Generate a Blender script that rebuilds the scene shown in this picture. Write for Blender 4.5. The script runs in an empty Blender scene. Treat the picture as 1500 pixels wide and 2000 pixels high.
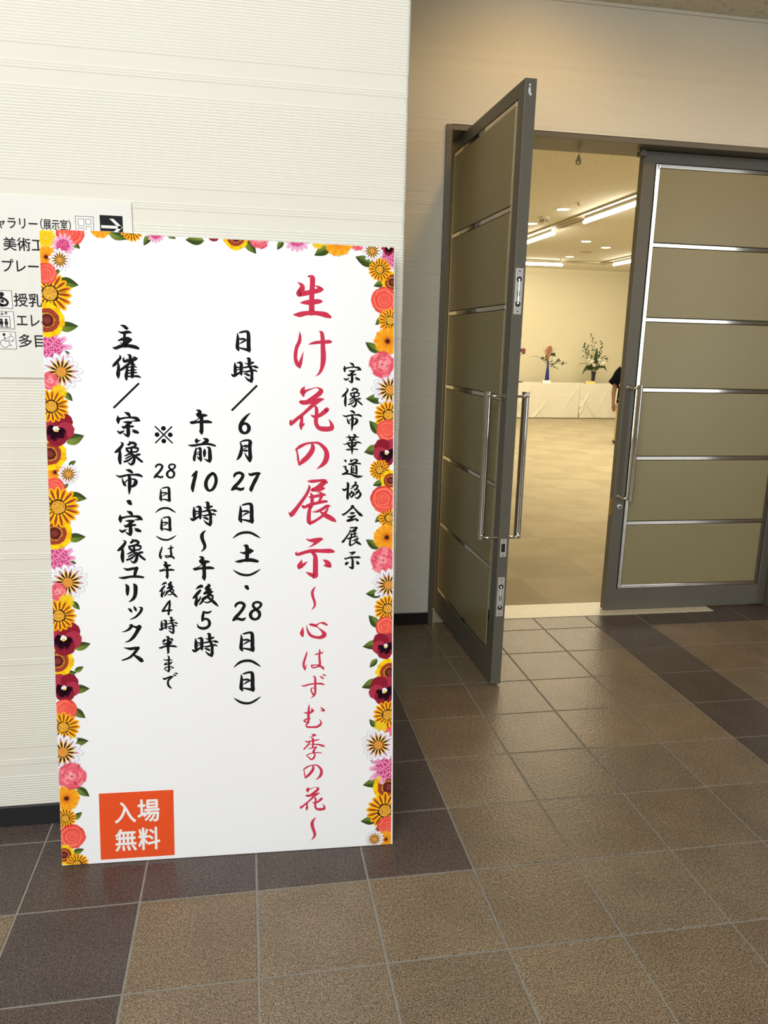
import bpy, bmesh, math, random
from mathutils import Vector, Matrix
random.seed(7)
SC = bpy.context.scene
COL = SC.collection
R = math.radians

# ---------------------------------------------------------------- camera
cam_d = bpy.data.cameras.new('camera')
cam = bpy.data.objects.new('camera', cam_d)
COL.objects.link(cam)
cam_d.sensor_fit = 'HORIZONTAL'
cam_d.sensor_width = 36.0
cam_d.lens = 36.0 * 1500.455 / 1500.0
cam_d.clip_start = 0.05
yaw, pit, rol = 0.179350111, -0.215376566, 0.0249327932
f_ = Vector((math.sin(yaw) * math.cos(pit), math.cos(yaw) * math.cos(pit), math.sin(pit)))
r_ = Vector((math.cos(yaw), -math.sin(yaw), 0))
u_ = r_.cross(f_)
r2 = math.cos(rol) * r_ + math.sin(rol) * u_
u2 = -math.sin(rol) * r_ + math.cos(rol) * u_
M = Matrix((r2, u2, -f_)).transposed().to_4x4()
M.translation = (0, 0, 1.43027731)
cam.matrix_world = M
SC.camera = cam

# ---------------------------------------------------------------- view + world + large lights
SC.view_settings.view_transform = 'Standard'
SC.view_settings.look = 'None'
SC.view_settings.gamma = 1.0
SC.view_settings.use_curve_mapping = False
SC.view_settings.exposure = 0.0
world = bpy.data.worlds.new('world')
SC.world = world
world.use_nodes = True
bg = world.node_tree.nodes['Background']
bg.inputs['Color'].default_value = (0.86, 0.93, 1.0, 1)
bg.inputs['Strength'].default_value = 0.30


def area(name, loc, target, sx, sy, power, color, spread=180):
    d = bpy.data.lights.new(name, 'AREA')
    d.shape = 'RECTANGLE'
    d.size = sx
    d.size_y = sy
    d.energy = power
    d.color = color
    d.spread = R(spread)
    o = bpy.data.objects.new(name, d)
    COL.objects.link(o)
    o.location = loc
    o.rotation_euler = (Vector(target) - Vector(loc)).to_track_quat('-Z', 'Y').to_euler()
    return o


# daylight from the glazed roof band and the entrance glazing behind the photographer
area('daylight_roof', (-1.3, -1.8, 4.45), (-0.1, 1.7, 0.6), 4.0, 2.6, 338, (0.97, 0.985, 1.0))
area('daylight_entrance', (6.6, -3.55, 2.05), (6.6, 3.0, 2.05), 1.45, 3.9, 70, (0.92, 0.96, 1.0))
area('board_fill', (-1.6, -3.5, 1.9), (-1.0, 2.0, 0.7), 2.2, 2.4, 140, (0.95, 0.98, 1.0))  # added fill light that brightens the lower board; no window stands here
# room lamps: the far room is lit by its ceiling tubes
area('room_tubes', (5.2, 9.5, 2.93), (5.2, 9.5, 0), 5.5, 8.5, 400, (1.0, 0.87, 0.60))
area('room_wall_tubes', (5.6, 14.35, 2.9), (5.9, 15.95, 1.2), 5.0, 0.3, 34, (1.0, 0.87, 0.60))

# ---------------------------------------------------------------- helpers


class MB:
    """collects shapes into one bmesh, then links them as one mesh object"""

    def __init__(self):
        self.v = []
        self.f = []
        self.m = []
        self.c = []

    def add(self, vs, fs, mi=0, col=None):
        b = len(self.v)
        self.v += [tuple(p) for p in vs]
        for f in fs:
            self.f.append([b + i for i in f])
            self.m.append(mi)
            self.c.append(col)
        return self

    def box(self, x0, y0, z0, x1, y1, z1, mi=0, col=None, rz=0):
        vs = [(x, y, z) for z in (z0, z1) for y in (y0, y1) for x in (x0, x1)]
        if rz:
            cx, cy = (x0 + x1) / 2, (y0 + y1) / 2
            c, s = math.cos(rz), math.sin(rz)
            vs = [(cx + (x - cx) * c - (y - cy) * s, cy + (x - cx) * s + (y - cy) * c, z) for x, y, z in vs]
        return self.add(vs, [(0, 2, 3, 1), (4, 5, 7, 6), (0, 1, 5, 4), (2, 6, 7, 3), (0, 4, 6, 2), (1, 3, 7, 5)], mi, col)

    def tube(self, pts, r, n=12, mi=0, caps=True, col=None):
        pts = [Vector(p) for p in pts]
        rs = r if isinstance(r, (list, tuple)) else [r] * len(pts)
        vs, fs = [], []
        prev = None
        for i, p in enumerate(pts):
            a = pts[max(i - 1, 0)]
            c = pts[min(i + 1, len(pts) - 1)]
            d = (c - a).normalized()
            if prev is None:
                e = d.orthogonal().normalized()
            else:
                e = (prev - d * prev.dot(d))
                e = e.normalized() if e.length > 1e-6 else d.orthogonal().normalized()
            prev = e
            g = d.cross(e)
            for k in range(n):
                t = 2 * math.pi * k / n
                vs.append(p + (e * math.cos(t) + g * math.sin(t)) * rs[i])
        for i in range(len(pts) - 1):
            for k in range(n):
                k2 = (k + 1) % n
                fs.append((i * n + k, i * n + k2, (i + 1) * n + k2, (i + 1) * n + k))
        if caps:
            fs.append(tuple(range(n - 1, -1, -1)))
            fs.append(tuple(range((len(pts) - 1) * n, len(pts) * n)))
        return self.add(vs, fs, mi, col)

    def lathe(self, prof, c=(0, 0, 0), n=24, axis='z', mi=0):
        vs, fs = [], []
        for r, h in prof:
            for k in range(n):
                t = 2 * math.pi * k / n
                a, b = r * math.cos(t), r * math.sin(t)
                if axis == 'z':
                    vs.append((c[0] + a, c[1] + b, c[2] + h))
                elif axis == 'y':
                    vs.append((c[0] + a, c[1] + h, c[2] + b))
                else:
                    vs.append((c[0] + h, c[1] + a, c[2] + b))
        for i in range(len(prof) - 1):
            for k in range(n):
                k2 = (k + 1) % n
                fs.append((i * n + k, i * n + k2, (i + 1) * n + k2, (i + 1) * n + k))
        fs.append(tuple(range(n - 1, -1, -1)))
        fs.append(tuple(range((len(prof) - 1) * n, len(prof) * n)))
        return self.add(vs, fs, mi)

    def ball(self, c, r, sx=1, sy=1, sz=1, n=12, mi=0, col=None):
        vs, fs = [], []
        m = n // 2
        for i in range(m + 1):
            a = math.pi * i / m
            for k in range(n):
                t = 2 * math.pi * k / n
                vs.append((c[0] + r * sx * math.sin(a) * math.cos(t), c[1] + r * sy * math.sin(a) * math.sin(t), c[2] + r * sz * math.cos(a)))
        for i in range(m):
            for k in range(n):
                k2 = (k + 1) % n
                fs.append((i * n + k, (i + 1) * n + k, (i + 1) * n + k2, i * n + k2))
        return self.add(vs, fs, mi, col)

    def build(self, name, mats, parent=None, smooth=False, bevel=0, seg=2):
        me = bpy.data.meshes.new(name)
        me.from_pydata(self.v, [], self.f)
        if not isinstance(mats, (list, tuple)):
            mats = [mats]
        for m in mats:
            me.materials.append(m)
        for p, mi in zip(me.polygons, self.m):
            p.material_index = mi
        if any(c is not None for c in self.c):
            ca = me.color_attributes.new('print', 'FLOAT_COLOR', 'CORNER')
            for p, c in zip(me.polygons, self.c):
                if c is None:
                    c = (1, 1, 1)
                for q, li in enumerate(p.loop_indices):
                    cc = c[q] if isinstance(c[0], (tuple, list)) else c
                    ca.data[li].color = (cc[0], cc[1], cc[2], 1)
        bm = bmesh.new()
        bm.from_mesh(me)
        if not any(c is not None for c in self.c):
            bmesh.ops.remove_doubles(bm, verts=bm.verts, dist=1e-6)
            bmesh.ops.recalc_face_normals(bm, faces=bm.faces)
        bm.to_mesh(me)
        bm.free()
        if smooth:
            for p in me.polygons:
                p.use_smooth = True
            try:
                me.set_sharp_from_angle(angle=R(40))
            except Exception:
                pass
        o = bpy.data.objects.new(name, me)
        COL.objects.link(o)
        if parent is not None:
            o.parent = parent
        if bevel:
            md = o.modifiers.new('bevel', 'BEVEL')
            md.width = bevel
            md.segments = seg
            md.limit_method = 'ANGLE'
        return o


def tag(o, label=None, cat=None, group=None, kind=None):
    if label:
        o['label'] = label
    if cat:
        o['category'] = cat
    if group:
        o['group'] = group
    if kind:
        o['kind'] = kind
    return o


def empty(name, loc, label, cat, group=None, kind=None, rz=0):
    o = bpy.data.objects.new(name, None)
    COL.objects.link(o)
    o.empty_display_size = 0.1
    o.location = loc
    o.rotation_euler = (0, 0, rz)
    return tag(o, label, cat, group, kind)


def copy_tree(o, parent=None):
    c = o.copy()
    COL.objects.link(c)
    if parent is not None:
        c.parent = parent
    for ch in list(o.children):
        copy_tree(ch, c)
    return c


def srgb(r, g, b):
    def f(v):
        v /= 255.0
        return v / 12.92 if v <= 0.04045 else ((v + 0.055) / 1.055) ** 2.4
    return (f(r), f(g), f(b))


def mat(name, col, rough=0.5, metal=0.0, spec=0.5, noise=None, bump=None, emit=None, coat=0.0, trans=0.0):
    """noise = (scale, amount): mottles the colour; bump = (scale, strength)"""
    m = bpy.data.materials.new(name)
    m.use_nodes = True
    nt = m.node_tree
    b = nt.nodes['Principled BSDF']
    b.inputs['Base Color'].default_value = (*col, 1)
    b.inputs['Roughness'].default_value = rough
    b.inputs['Metallic'].default_value = metal
    b.inputs['Specular IOR Level'].default_value = spec
    b.inputs['Coat Weight'].default_value = coat
    b.inputs['Transmission Weight'].default_value = trans
    tc = nt.nodes.new('ShaderNodeTexCoord')
    if noise:
        n = nt.nodes.new('ShaderNodeTexNoise')
        n.inputs['Scale'].default_value = noise[0]
        n.inputs['Detail'].default_value = 6
        nt.links.new(tc.outputs['Object'], n.inputs['Vector'])
        mx = nt.nodes.new('ShaderNodeMix')
        mx.data_type = 'RGBA'
        a = noise[1]
        mx.inputs['A'].default_value = tuple(max(0, c * (1 - a)) for c in col) + (1,)
        mx.inputs['B'].default_value = tuple(min(1, c * (1 + a)) for c in col) + (1,)
        nt.links.new(n.outputs['Fac'], mx.inputs['Factor'])
        nt.links.new(mx.outputs['Result'], b.inputs['Base Color'])
    if bump:
        n2 = nt.nodes.new('ShaderNodeTexNoise')
        n2.inputs['Scale'].default_value = bump[0]
        n2.inputs['Detail'].default_value = 4
        nt.links.new(tc.outputs['Object'], n2.inputs['Vector'])
        bp = nt.nodes.new('ShaderNodeBump')
        bp.inputs['Strength'].default_value = bump[1]
        bp.inputs['Distance'].default_value = 0.002
        nt.links.new(n2.outputs['Fac'], bp.inputs['Height'])
        nt.links.new(bp.outputs['Normal'], b.inputs['Normal'])
    if emit:
        b.inputs['Emission Color'].default_value = (*emit[0], 1)
        b.inputs['Emission Strength'].default_value = emit[1]
    return m


def attr_mat(name, rough=0.5, speck=None, bump=None, spec=0.5, coat=0.0):
    """colour comes from the mesh's own printed / per-tile colour attribute"""
    m = bpy.data.materials.new(name)
    m.use_nodes = True
    nt = m.node_tree
    b = nt.nodes['Principled BSDF']
    b.inputs['Roughness'].default_value = rough
    b.inputs['Specular IOR Level'].default_value = spec
    b.inputs['Coat Weight'].default_value = coat
    at = nt.nodes.new('ShaderNodeAttribute')
    at.attribute_name = 'print'
    out = at.outputs['Color']
    tc = nt.nodes.new('ShaderNodeTexCoord')
    if speck:
        for sc, am in speck:
            n = nt.nodes.new('ShaderNodeTexNoise')
            n.inputs['Scale'].default_value = sc
            n.inputs['Detail'].default_value = 3
            nt.links.new(tc.outputs['Object'], n.inputs['Vector'])
            mr = nt.nodes.new('ShaderNodeMapRange')
            mr.inputs['From Min'].default_value = 0.3
            mr.inputs['From Max'].default_value = 0.7
            mr.inputs['To Min'].default_value = 1 - am
            mr.inputs['To Max'].default_value = 1 + am
            nt.links.new(n.outputs['Fac'], mr.inputs['Value'])
            mx = nt.nodes.new('ShaderNodeVectorMath')
            mx.operation = 'SCALE'
            nt.links.new(out, mx.inputs[0])
            nt.links.new(mr.outputs['Result'], mx.inputs['Scale'])
            out = mx.outputs['Vector']
    nt.links.new(out, b.inputs['Base Color'])
    if bump:
        n2 = nt.nodes.new('ShaderNodeTexNoise')
        n2.inputs['Scale'].default_value = bump[0]
        n2.inputs['Detail'].default_value = 5
        nt.links.new(tc.outputs['Object'], n2.inputs['Vector'])
        bp = nt.nodes.new('ShaderNodeBump')
        bp.inputs['Strength'].default_value = bump[1]
        bp.inputs['Distance'].default_value = bump[2]
        nt.links.new(n2.outputs['Fac'], bp.inputs['Height'])
        nt.links.new(bp.outputs['Normal'], b.inputs['Normal'])
    return m


MT = {}
MT['wallpaper'] = mat('wallpaper_cream', (0.78, 0.765, 0.67), 0.75, noise=(3.0, 0.03), bump=(900, 0.12))
MT['room_wall'] = mat('room_wall_cream', (0.74, 0.69, 0.52), 0.8, noise=(2.0, 0.03))
MT['grout'] = mat('grout_grey', (0.26, 0.24, 0.20), 0.85, noise=(60, 0.25))
MT['tile'] = attr_mat('floor_tile_granular', 0.27, speck=[(260, 0.75), (90, 0.18), (7, 0.10)], bump=(85, 0.75, 0.0022), spec=0.26)
MT['base'] = mat('baseboard_black', (0.012, 0.012, 0.013), 0.4)
MT['steel'] = mat('door_grey_paint', (0.150, 0.140, 0.110), 0.42, metal=0.25, noise=(5, 0.08))
MT['groove'] = mat('door_groove_dark', (0.01, 0.01, 0.009), 0.7)
MT['panel'] = mat('door_panel_bronze', (0.30, 0.257, 0.132), 0.33, metal=0.15, noise=(3, 0.05))
MT['chrome'] = mat('chrome_polished', (0.82, 0.81, 0.79), 0.06, metal=1.0)
MT['trim'] = mat('chrome_trim', (0.62, 0.60, 0.55), 0.07, metal=1.0)
MT['chrome_b'] = mat('chrome_brushed', (0.72, 0.71, 0.67), 0.38, metal=0.55)
MT['brass'] = mat('brass_dull', (0.45, 0.33, 0.10), 0.4, metal=1.0)
MT['stone'] = mat('threshold_stone', (0.66, 0.60, 0.45), 0.35, noise=(25, 0.12))
MT['carpet'] = attr_mat('carpet_tiles_beige', 0.95, speck=[(180, 0.12), (4, 0.06)], spec=0.1)
MT['white_board'] = mat('board_white_paper', (0.90, 0.905, 0.91), 0.45, noise=(3, 0.012))
MT['core'] = mat('board_foam_core', (0.7, 0.68, 0.62), 0.8)
MT['print'] = attr_mat('printed_ink', 0.85, spec=0.1)
MT['ink_black'] = mat('ink_black', (0.008, 0.008, 0.009), 0.8, spec=0.12)
MT['ink_red'] = mat('ink_crimson', srgb(204, 56, 82), 0.85, spec=0.1)
MT['orange'] = mat('sticker_orange', srgb(232, 84, 40), 0.85, spec=0.1)
MT['white_ink'] = mat('ink_white', (0.88, 0.87, 0.84), 0.5)
MT['sign'] = mat('sign_plate_ivory', (0.79, 0.775, 0.71), 0.5)
MT['sign_ink'] = mat('sign_ink_charcoal', (0.022, 0.022, 0.025), 0.85, spec=0.1)
MT['sign_white'] = mat('sign_white', (0.84, 0.83, 0.79), 0.5)


def acoustic(name, col):
    m = mat(name, col, 0.9, spec=0.2)
    nt = m.node_tree
    b = nt.nodes['Principled BSDF']
    tc = nt.nodes.new('ShaderNodeTexCoord')
    mp = nt.nodes.new('ShaderNodeMapping')
    mp.inputs['Scale'].default_value = (1.0, 2.2, 1.0)
    n = nt.nodes.new('ShaderNodeTexNoise')
    n.inputs['Scale'].default_value = 38
    n.inputs['Detail'].default_value = 4
    n.inputs['Roughness'].default_value = 0.65
    nt.links.new(tc.outputs['Object'], mp.inputs['Vector'])
    nt.links.new(mp.outputs['Vector'], n.inputs['Vector'])
    rp = nt.nodes.new('ShaderNodeValToRGB')
    rp.color_ramp.elements[0].position = 0.36
    rp.color_ramp.elements[0].color = tuple(c * 0.62 for c in col) + (1,)
    rp.color_ramp.elements[1].position = 0.44
    rp.color_ramp.elements[1].color = (*col, 1)
    nt.links.new(n.outputs['Fac'], rp.inputs['Fac'])
    nt.links.new(rp.outputs['Color'], b.inputs['Base Color'])
    bp = nt.nodes.new('ShaderNodeBump')
    bp.inputs['Strength'].default_value = 0.5
    bp.inputs['Distance'].default_value = 0.004
    nt.links.new(rp.outputs['Color'], bp.inputs['Height'])
    nt.links.new(bp.outputs['Normal'], b.inputs['Normal'])
    return m


MT['acoustic'] = acoustic('ceiling_acoustic_board', (0.78, 0.74, 0.62))
MT['plaster'] = mat('ceiling_plaster', (0.75, 0.74, 0.70), 0.85)

# ================================================================ THE SETTING
WALL_Y = 2.197      # face of the wall the board leans on
DOOR_Y = 3.715      # face of the wall with the double door
CORNER_X = 0.438

# ---- wallpaper relief: long horizontal ribs with plain bands between
PERIOD, TOP = 0.3125, 2.125


def ribbed(z):
    """0 on a plain band, else (phase of the rib)"""
    t = (TOP - z) % PERIOD
    if t < 0.036:
        return None
    if t < 0.055:
        return (t - 0.036) / 0.0063
    if t < 0.090:
        return None
    return (t - 0.090) / 0.00742


def rib_profile(z0, z1, amp=0.0011):
    n = int((z1 - z0) / 0.00124)
    pts = []
    for i in range(n + 1):
        z = z0 + (z1 - z0) * i / n
        ph = ribbed(z)
        d = 0.0 if ph is None else amp * (abs(math.sin(math.pi * ph)) ** 0.6)
        pts.append((z, d))
    return pts


def ribbed_wall(name, path, z0, z1, label, cat='wall'):
    """path = list of (x, y, nx, ny): the paper is swept along it"""
    prof = rib_profile(z0, z1)
    mb = MB()
    vs = []
    for (x, y, nx, ny) in path:
        for z, d in prof:
            vs.append((x + nx * d, y + ny * d, z))
    k = len(prof)
    fs = []
    for i in range(len(path) - 1):
        for j in range(k - 1):
            fs.append((i * k + j, (i + 1) * k + j, (i + 1) * k + j + 1, i * k + j + 1))
    mb.add(vs, fs)
    return mb, vs


def arc(cx, cy, r, a0, a1, n):
    out = []
    for i in range(n + 1):
        a = R(a0 + (a1 - a0) * i / n)
        out.append((cx + r * math.cos(a), cy + r * math.sin(a), math.cos(a), math.sin(a)))
    return out


rr = 0.010
path = [(-3.2, WALL_Y, 0, -1)] + arc(CORNER_X - rr, WALL_Y + rr, rr, -90, 0, 5) + [(CORNER_X, DOOR_Y, 1, 0)]
mb, _ = ribbed_wall('wall_left', path, 0.0, 4.6, '')
# core of the wall block behind the paper
mb.box(-3.2, WALL_Y + 0.02, 0.0, CORNER_X - 0.02, DOOR_Y + 0.2, 4.6)
wl = mb.build('wall_left', MT['wallpaper'])
tag(wl, 'brightly lit cream ribbed wallpaper wall behind the leaning notice board', 'wall', kind='structure')

# door wall (ribbed too), split round the opening
OX0, OX1, OZ = 0.919, 2.972, 2.417
mb = MB()
for (x0, x1, z0, z1) in ((CORNER_X, OX0, 0.0, 3.05), (OX0, OX1, OZ, 3.05), (OX1, 9.0, 0.0, 3.05)):
    m2, vs = ribbed_wall('', [(x0, DOOR_Y, 0, -1), (x1, DOOR_Y, 0, -1)], z0, z1, '')
    mb.add(m2.v, m2.f)
mb.box(CORNER_X, DOOR_Y + 0.01, 0, OX0, 3.94, 3.2)
mb.box(OX0, DOOR_Y + 0.01, OZ, OX1, 3.94, 3.2)
mb.box(OX1, DOOR_Y + 0.01, 0, 9.0, 3.94, 3.2)
wb = mb.build('wall_back', MT['wallpaper'])
tag(wb, 'cream ribbed wallpaper wall set back around the grey double door', 'wall', kind='structure')

# ---- hall floor: square granular tiles with pale joints
TX0, TY0, TW, TD = -0.5909, 1.80988, 0.3, 0.29291
mb = MB()
mb.box(-6.2, -3.65, -0.05, 9.0, 3.94, -0.0022, mi=1, col=(1, 1, 1))
light_c = (0.205, 0.152, 0.097)
dark_c = (0.092, 0.068, 0.057)
g = 0.0032
random.seed(11)
for c in range(-19, 32):
    for r in range(-19, 8):
        x0, x1 = TX0 + c * TW + g, TX0 + (c + 1) * TW - g
        y0, y1 = TY0 + r * TD + g, TY0 + (r + 1) * TD - g
        if x0 < -6.2 or x1 > 9.0 or y0 > 3.93 or y0 < -3.65:
            continue
        y1 = min(y1, 3.94)
        if x1 < CORNER_X - 0.05 and y0 > WALL_Y + 0.1:
            continue
        dark = (c <= 3 and r >= 0) or (c == 0 and r < 0) or (c == 8 and r < 6) or (c >= 8 and r >= 6)
        base = dark_c if dark else light_c
        k = 1 + random.uniform(-0.10, 0.10)
        w = random.uniform(-0.04, 0.04)
        colr = (base[0] * k * (1 + w), base[1] * k, base[2] * k * (1 - w))
        b = 0.0016
        # a tile: flat top, eased arrises, sides
        vs = [(x0, y0, -0.003), (x1, y0, -0.003), (x1, y1, -0.003), (x0, y1, -0.003),
              (x0, y0, -b * 0.6), (x1, y0, -b * 0.6), (x1, y1, -b * 0.6), (x0, y1, -b * 0.6),
              (x0 + b, y0 + b, 0), (x1 - b, y0 + b, 0), (x1 - b, y1 - b, 0), (x0 + b, y1 - b, 0)]
        fs = [(8, 9, 10, 11)]
        for q in range(4):
            q2 = (q + 1) % 4
            fs.append((4 + q, 4 + q2, 8 + q2, 8 + q))
            fs.append((q, q2, 4 + q2, 4 + q))
        mb.add(vs, fs, 0, colr)
fl = mb.build('floor', [MT['tile'], MT['grout']])
tag(fl, 'brown and dark granular square tiles with pale grout joints', 'floor', kind='structure')

# ---- room floor: beige carpet tiles beyond the threshold
mb = MB()
random.seed(5)
cw = 0.5
for i in range(-1, 23):
    for j in range(0, 25):
        x0, y0 = 0.2 + i * cw, 3.94 + j * cw
        k = 1 + (0.035 if (i + j) % 2 else -0.035) + random.uniform(-0.025, 0.025)
        mb.add([(x0, y0, 0.0), (x0 + cw, y0, 0.0), (x0 + cw, min(y0 + cw, 16.0), 0.0), (x0, min(y0 + cw, 16.0), 0.0)],
               [(0, 1, 2, 3)], 0, (0.42 * k, 0.36 * k, 0.25 * k))
mb.box(-0.3, 3.94, -0.05, 11.7, 16.0, -0.001, col=(0.4, 0.33, 0.22))
fr = mb.build('floor_room', MT['carpet'])
tag(fr, 'beige carpet tile floor seen through the open doorway', 'floor', kind='structure')

# ---- ceilings
mb = MB()
mb.box(CORNER_X, 1.6, 2.985, 9.0, DOOR_Y, 3.2)
ce = mb.build('ceiling', MT['acoustic'])
tag(ce, 'low speckled acoustic ceiling over the door recess', 'ceiling', kind='structure')
mb = MB()
mb.box(-6.2, -3.7, 4.6, 9.0, 3.94, 4.8)
mb.box(CORNER_X, 1.6, 3.2, 9.0, 1.75, 4.6)
ch = mb.build('ceiling_hall', MT['plaster'])
tag(ch, 'high plain hall ceiling above the photographer', 'ceiling', kind='structure')
mb = MB()
mb.box(-0.3, 3.94, 3.05, 11.7, 16.1, 3.2)
cr = mb.build('ceiling_room', MT['acoustic'])
tag(cr, 'speckled acoustic ceiling of the exhibition room', 'ceiling', kind='structure')

t = MB().box(CORNER_X + 0.003, DOOR_Y - 0.010, 2.970, 9.0, DOOR_Y - 0.0015, 2.985).build('trim_4', MT['wallpaper'], bevel=0.002)
tag(t, 'thin cream moulding where the door wall meets the low ceiling', 'trim', kind='structure')

# ---- room walls
for nm, bx, lb in (('wall_room_far', (-0.3, 15.95, 0, 11.7, 16.1, 3.05), 'pale yellow far wall behind the flower tables'),
                   ('wall_room_left', (-0.3, 3.94, 0, -0.15, 15.95, 3.05), 'left wall of the exhibition room, behind the open leaf'),
                   ('wall_room_right', (11.55, 3.94, 0, 11.7, 15.95, 3.05), 'right wall of the exhibition room, behind the closed leaf')):
    w = MB().box(*bx).build(nm, MT['room_wall'])
    tag(w, lb, 'wall', kind='structure')
w = MB().box(-6.3, -3.7, 0, -6.2, 3.94, 4.6).build('wall_hall_left', MT['wallpaper'])
tag(w, 'far left wall of the hall, out of frame', 'wall', kind='structure')

mb = MB()
for bx in ((-6.2, -3.7, 0, 5.85, -3.6, 4.6), (7.35, -3.7, 0, 9.0, -3.6, 4.6), (5.85, -3.7, 4.05, 7.35, -3.6, 4.6)):
    mb.box(*bx)
w = mb.build('wall_hall_rear', mat('hall_wall_tan', (0.36, 0.31, 0.24), 0.8, noise=(2, 0.05)))
tag(w, 'tan hall wall behind the photographer with one tall glazed entrance', 'wall', kind='structure')
w = MB().box(9.0, -3.7, 0, 9.1, 3.94, 4.6).build('wall_hall_right', MT['wallpaper'])
tag(w, 'right hand wall of the hall, out of frame', 'wall', kind='structure')

# picture rail at the top of the far wall
t = MB().box(-0.15, 15.90, 2.985, 11.55, 15.95, 3.05).box(-0.15, 15.925, 2.955, 11.55, 15.95, 2.985).build('trim_1', MT['room_wall'])
tag(t, 'pale moulding along the top of the far room wall', 'trim', kind='structure')

# baseboards
b = MB().box(-3.2, WALL_Y - 0.008, 0, CORNER_X + 0.004, WALL_Y + 0.02, 0.064).build('baseboard_left', MT['base'], bevel=0.002)
tag(b, 'black baseboard under the ribbed wall behind the notice board', 'baseboard', kind='structure')
b = MB().box(CORNER_X + 0.005, DOOR_Y - 0.01, 0, OX0 - 0.002, DOOR_Y + 0.005, 0.064).box(OX1 + 0.002, DOOR_Y - 0.01, 0, 9.0, DOOR_Y + 0.005, 0.064).build('baseboard_back', MT['base'], bevel=0.002)
tag(b, 'black baseboard at the foot of the wall beside the open leaf', 'baseboard', kind='structure')

# threshold
t = MB().box(0.945, 3.735, -0.002, 2.585, 3.942, 0.003).build('trim_2', MT['stone'], bevel=0.001)
tag(t, 'pale stone threshold strip glowing under the doorway', 'threshold', kind='structure')

# door frame: jambs and head with a stop
FX0, FX1, FZ0, FZ1 = 0.943, 2.948, 2.395, 2.419
mb = MB()
fy0, fy1 = 3.700, 3.938
mb.box(0.918, fy0, 0, FX0, fy1, FZ1)
mb.box(FX1, fy0, 0, 2.973, fy1, FZ1)
mb.box(FX0, fy0, FZ0, FX1, fy1, FZ1)
fr_ = mb.build('trim_3', MT['steel'], bevel=0.0015)
tag(fr_, 'grey brown painted steel frame around the double door', 'door frame', kind='structure')

# ================================================================ DOUBLE DOOR
W_LEAF, T_LEAF, Z0_LEAF, Z1_LEAF = 0.992, 0.045, 0.009, 2.392
BARS = [1.954, 1.586, 1.226, 0.862, 0.503]


def make_leaf(name, loc, rz, label, closed):
    root = empty(name, loc, label, 'door', kind='structure', rz=rz)
    W, T = W_LEAF, T_LEAF
    ti, tz0, tz1 = 0.064, 0.130, 2.337      # opening in the stiles
    W2 = W - 0.052
    mb = MB()
    mb.box(0, 0, Z0_LEAF, ti, T, Z1_LEAF)
    mb.box(W2, 0, Z0_LEAF, W, T, Z1_LEAF)
    mb.box(ti, 0, Z0_LEAF, W2, T, tz0 - 0.002)
    mb.box(ti, 0, tz1 + 0.002, W2, T, Z1_LEAF)
    mb.build('leaf_frame', MT['steel'], root, bevel=0.0012)
    mb = MB().box(ti, 0.009, tz0 - 0.002, W2, T - 0.009, tz1 + 0.002)
    mb.build('core', MT['groove'], root)
    zs = [tz1 - 0.018] + BARS + [tz0 + 0.018]
    for side in (0, 1):
        def yb(a, b_):
            return (a, b_) if side == 0 else (T - b_, T - a)
        # polished strip round the field
        ya, yc = yb(0.003, 0.012)
        sx0, sx1 = ti + 0.009, W2 - 0.004
        st = 0.019
        mb = MB()
        mb.box(sx0, ya, tz0, sx0 + st, yc, tz1)
        mb.box(sx1 - st, ya, tz0, sx1, yc, tz1)
        mb.box(sx0 + st, ya, tz0, sx1 - st, yc, tz0 + 0.018)
        mb.box(sx0 + st, ya, tz1 - 0.018, sx1 - st, yc, tz1)
        mb.build('chrome_strip', MT['trim'], root, bevel=0.0012)
        for z in BARS:
            mb = MB().box(sx0 + st, ya, z - 0.009, sx1 - st, yc, z + 0.009)
            mb.build('chrome_bar', MT['trim'], root, bevel=0.0012)
        ya, yc = yb(0.0005, 0.013)
        for k in range(6):
            top = zs[k] - (0.0 if k == 0 else 0.0105) - 0.001
            bot = zs[k + 1] + (0.0 if k == 5 else 0.0105) + 0.001
            mb = MB().box(sx0 + st + 0.001, ya, bot, sx1 - st - 0.001, yc, top)
            mb.build('panel', MT['panel'], root, bevel=0.004, seg=3)
        # pull handle: two posts bent over the field and a long tube
        s = -1 if side == 0 else 1
        yf = 0.0 if side == 0 else T
        yo = yf + s * 0.058
        mb = MB().tube([(0.064, yo, 0.640), (0.064, yo, 1.254)], 0.0152, 24)
        h = mb.build('pull_handle', MT['chrome'], root, smooth=True)
        for z in (1.238, 0.654):
            mb = MB().tube([(0.026, yf, z), (0.026, yf + s * 0.035, z), (0.029, yf + s * 0.048, z), (0.037, yf + s * 0.056, z), (0.050, yo, z), (0.066, yo, z)], 0.0060, 10)
            mb.ball((0.026, yf + s * 0.002, z), 0.009, 1, 0.4, 1)
            mb.build('post', MT['chrome'], h, smooth=True)
    return root


door_l = make_leaf('door_1', (1.0635, 2.945, 0), R(90.95), 'left grey door leaf swung wide open with chrome pull handles', False)
door_r = make_leaf('door_2', (1.950, 3.800, 0), 0, 'right grey door leaf closed, bronze panels between chrome bars', True)

# hardware in the free edge of the open leaf (faces local -X)


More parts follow.
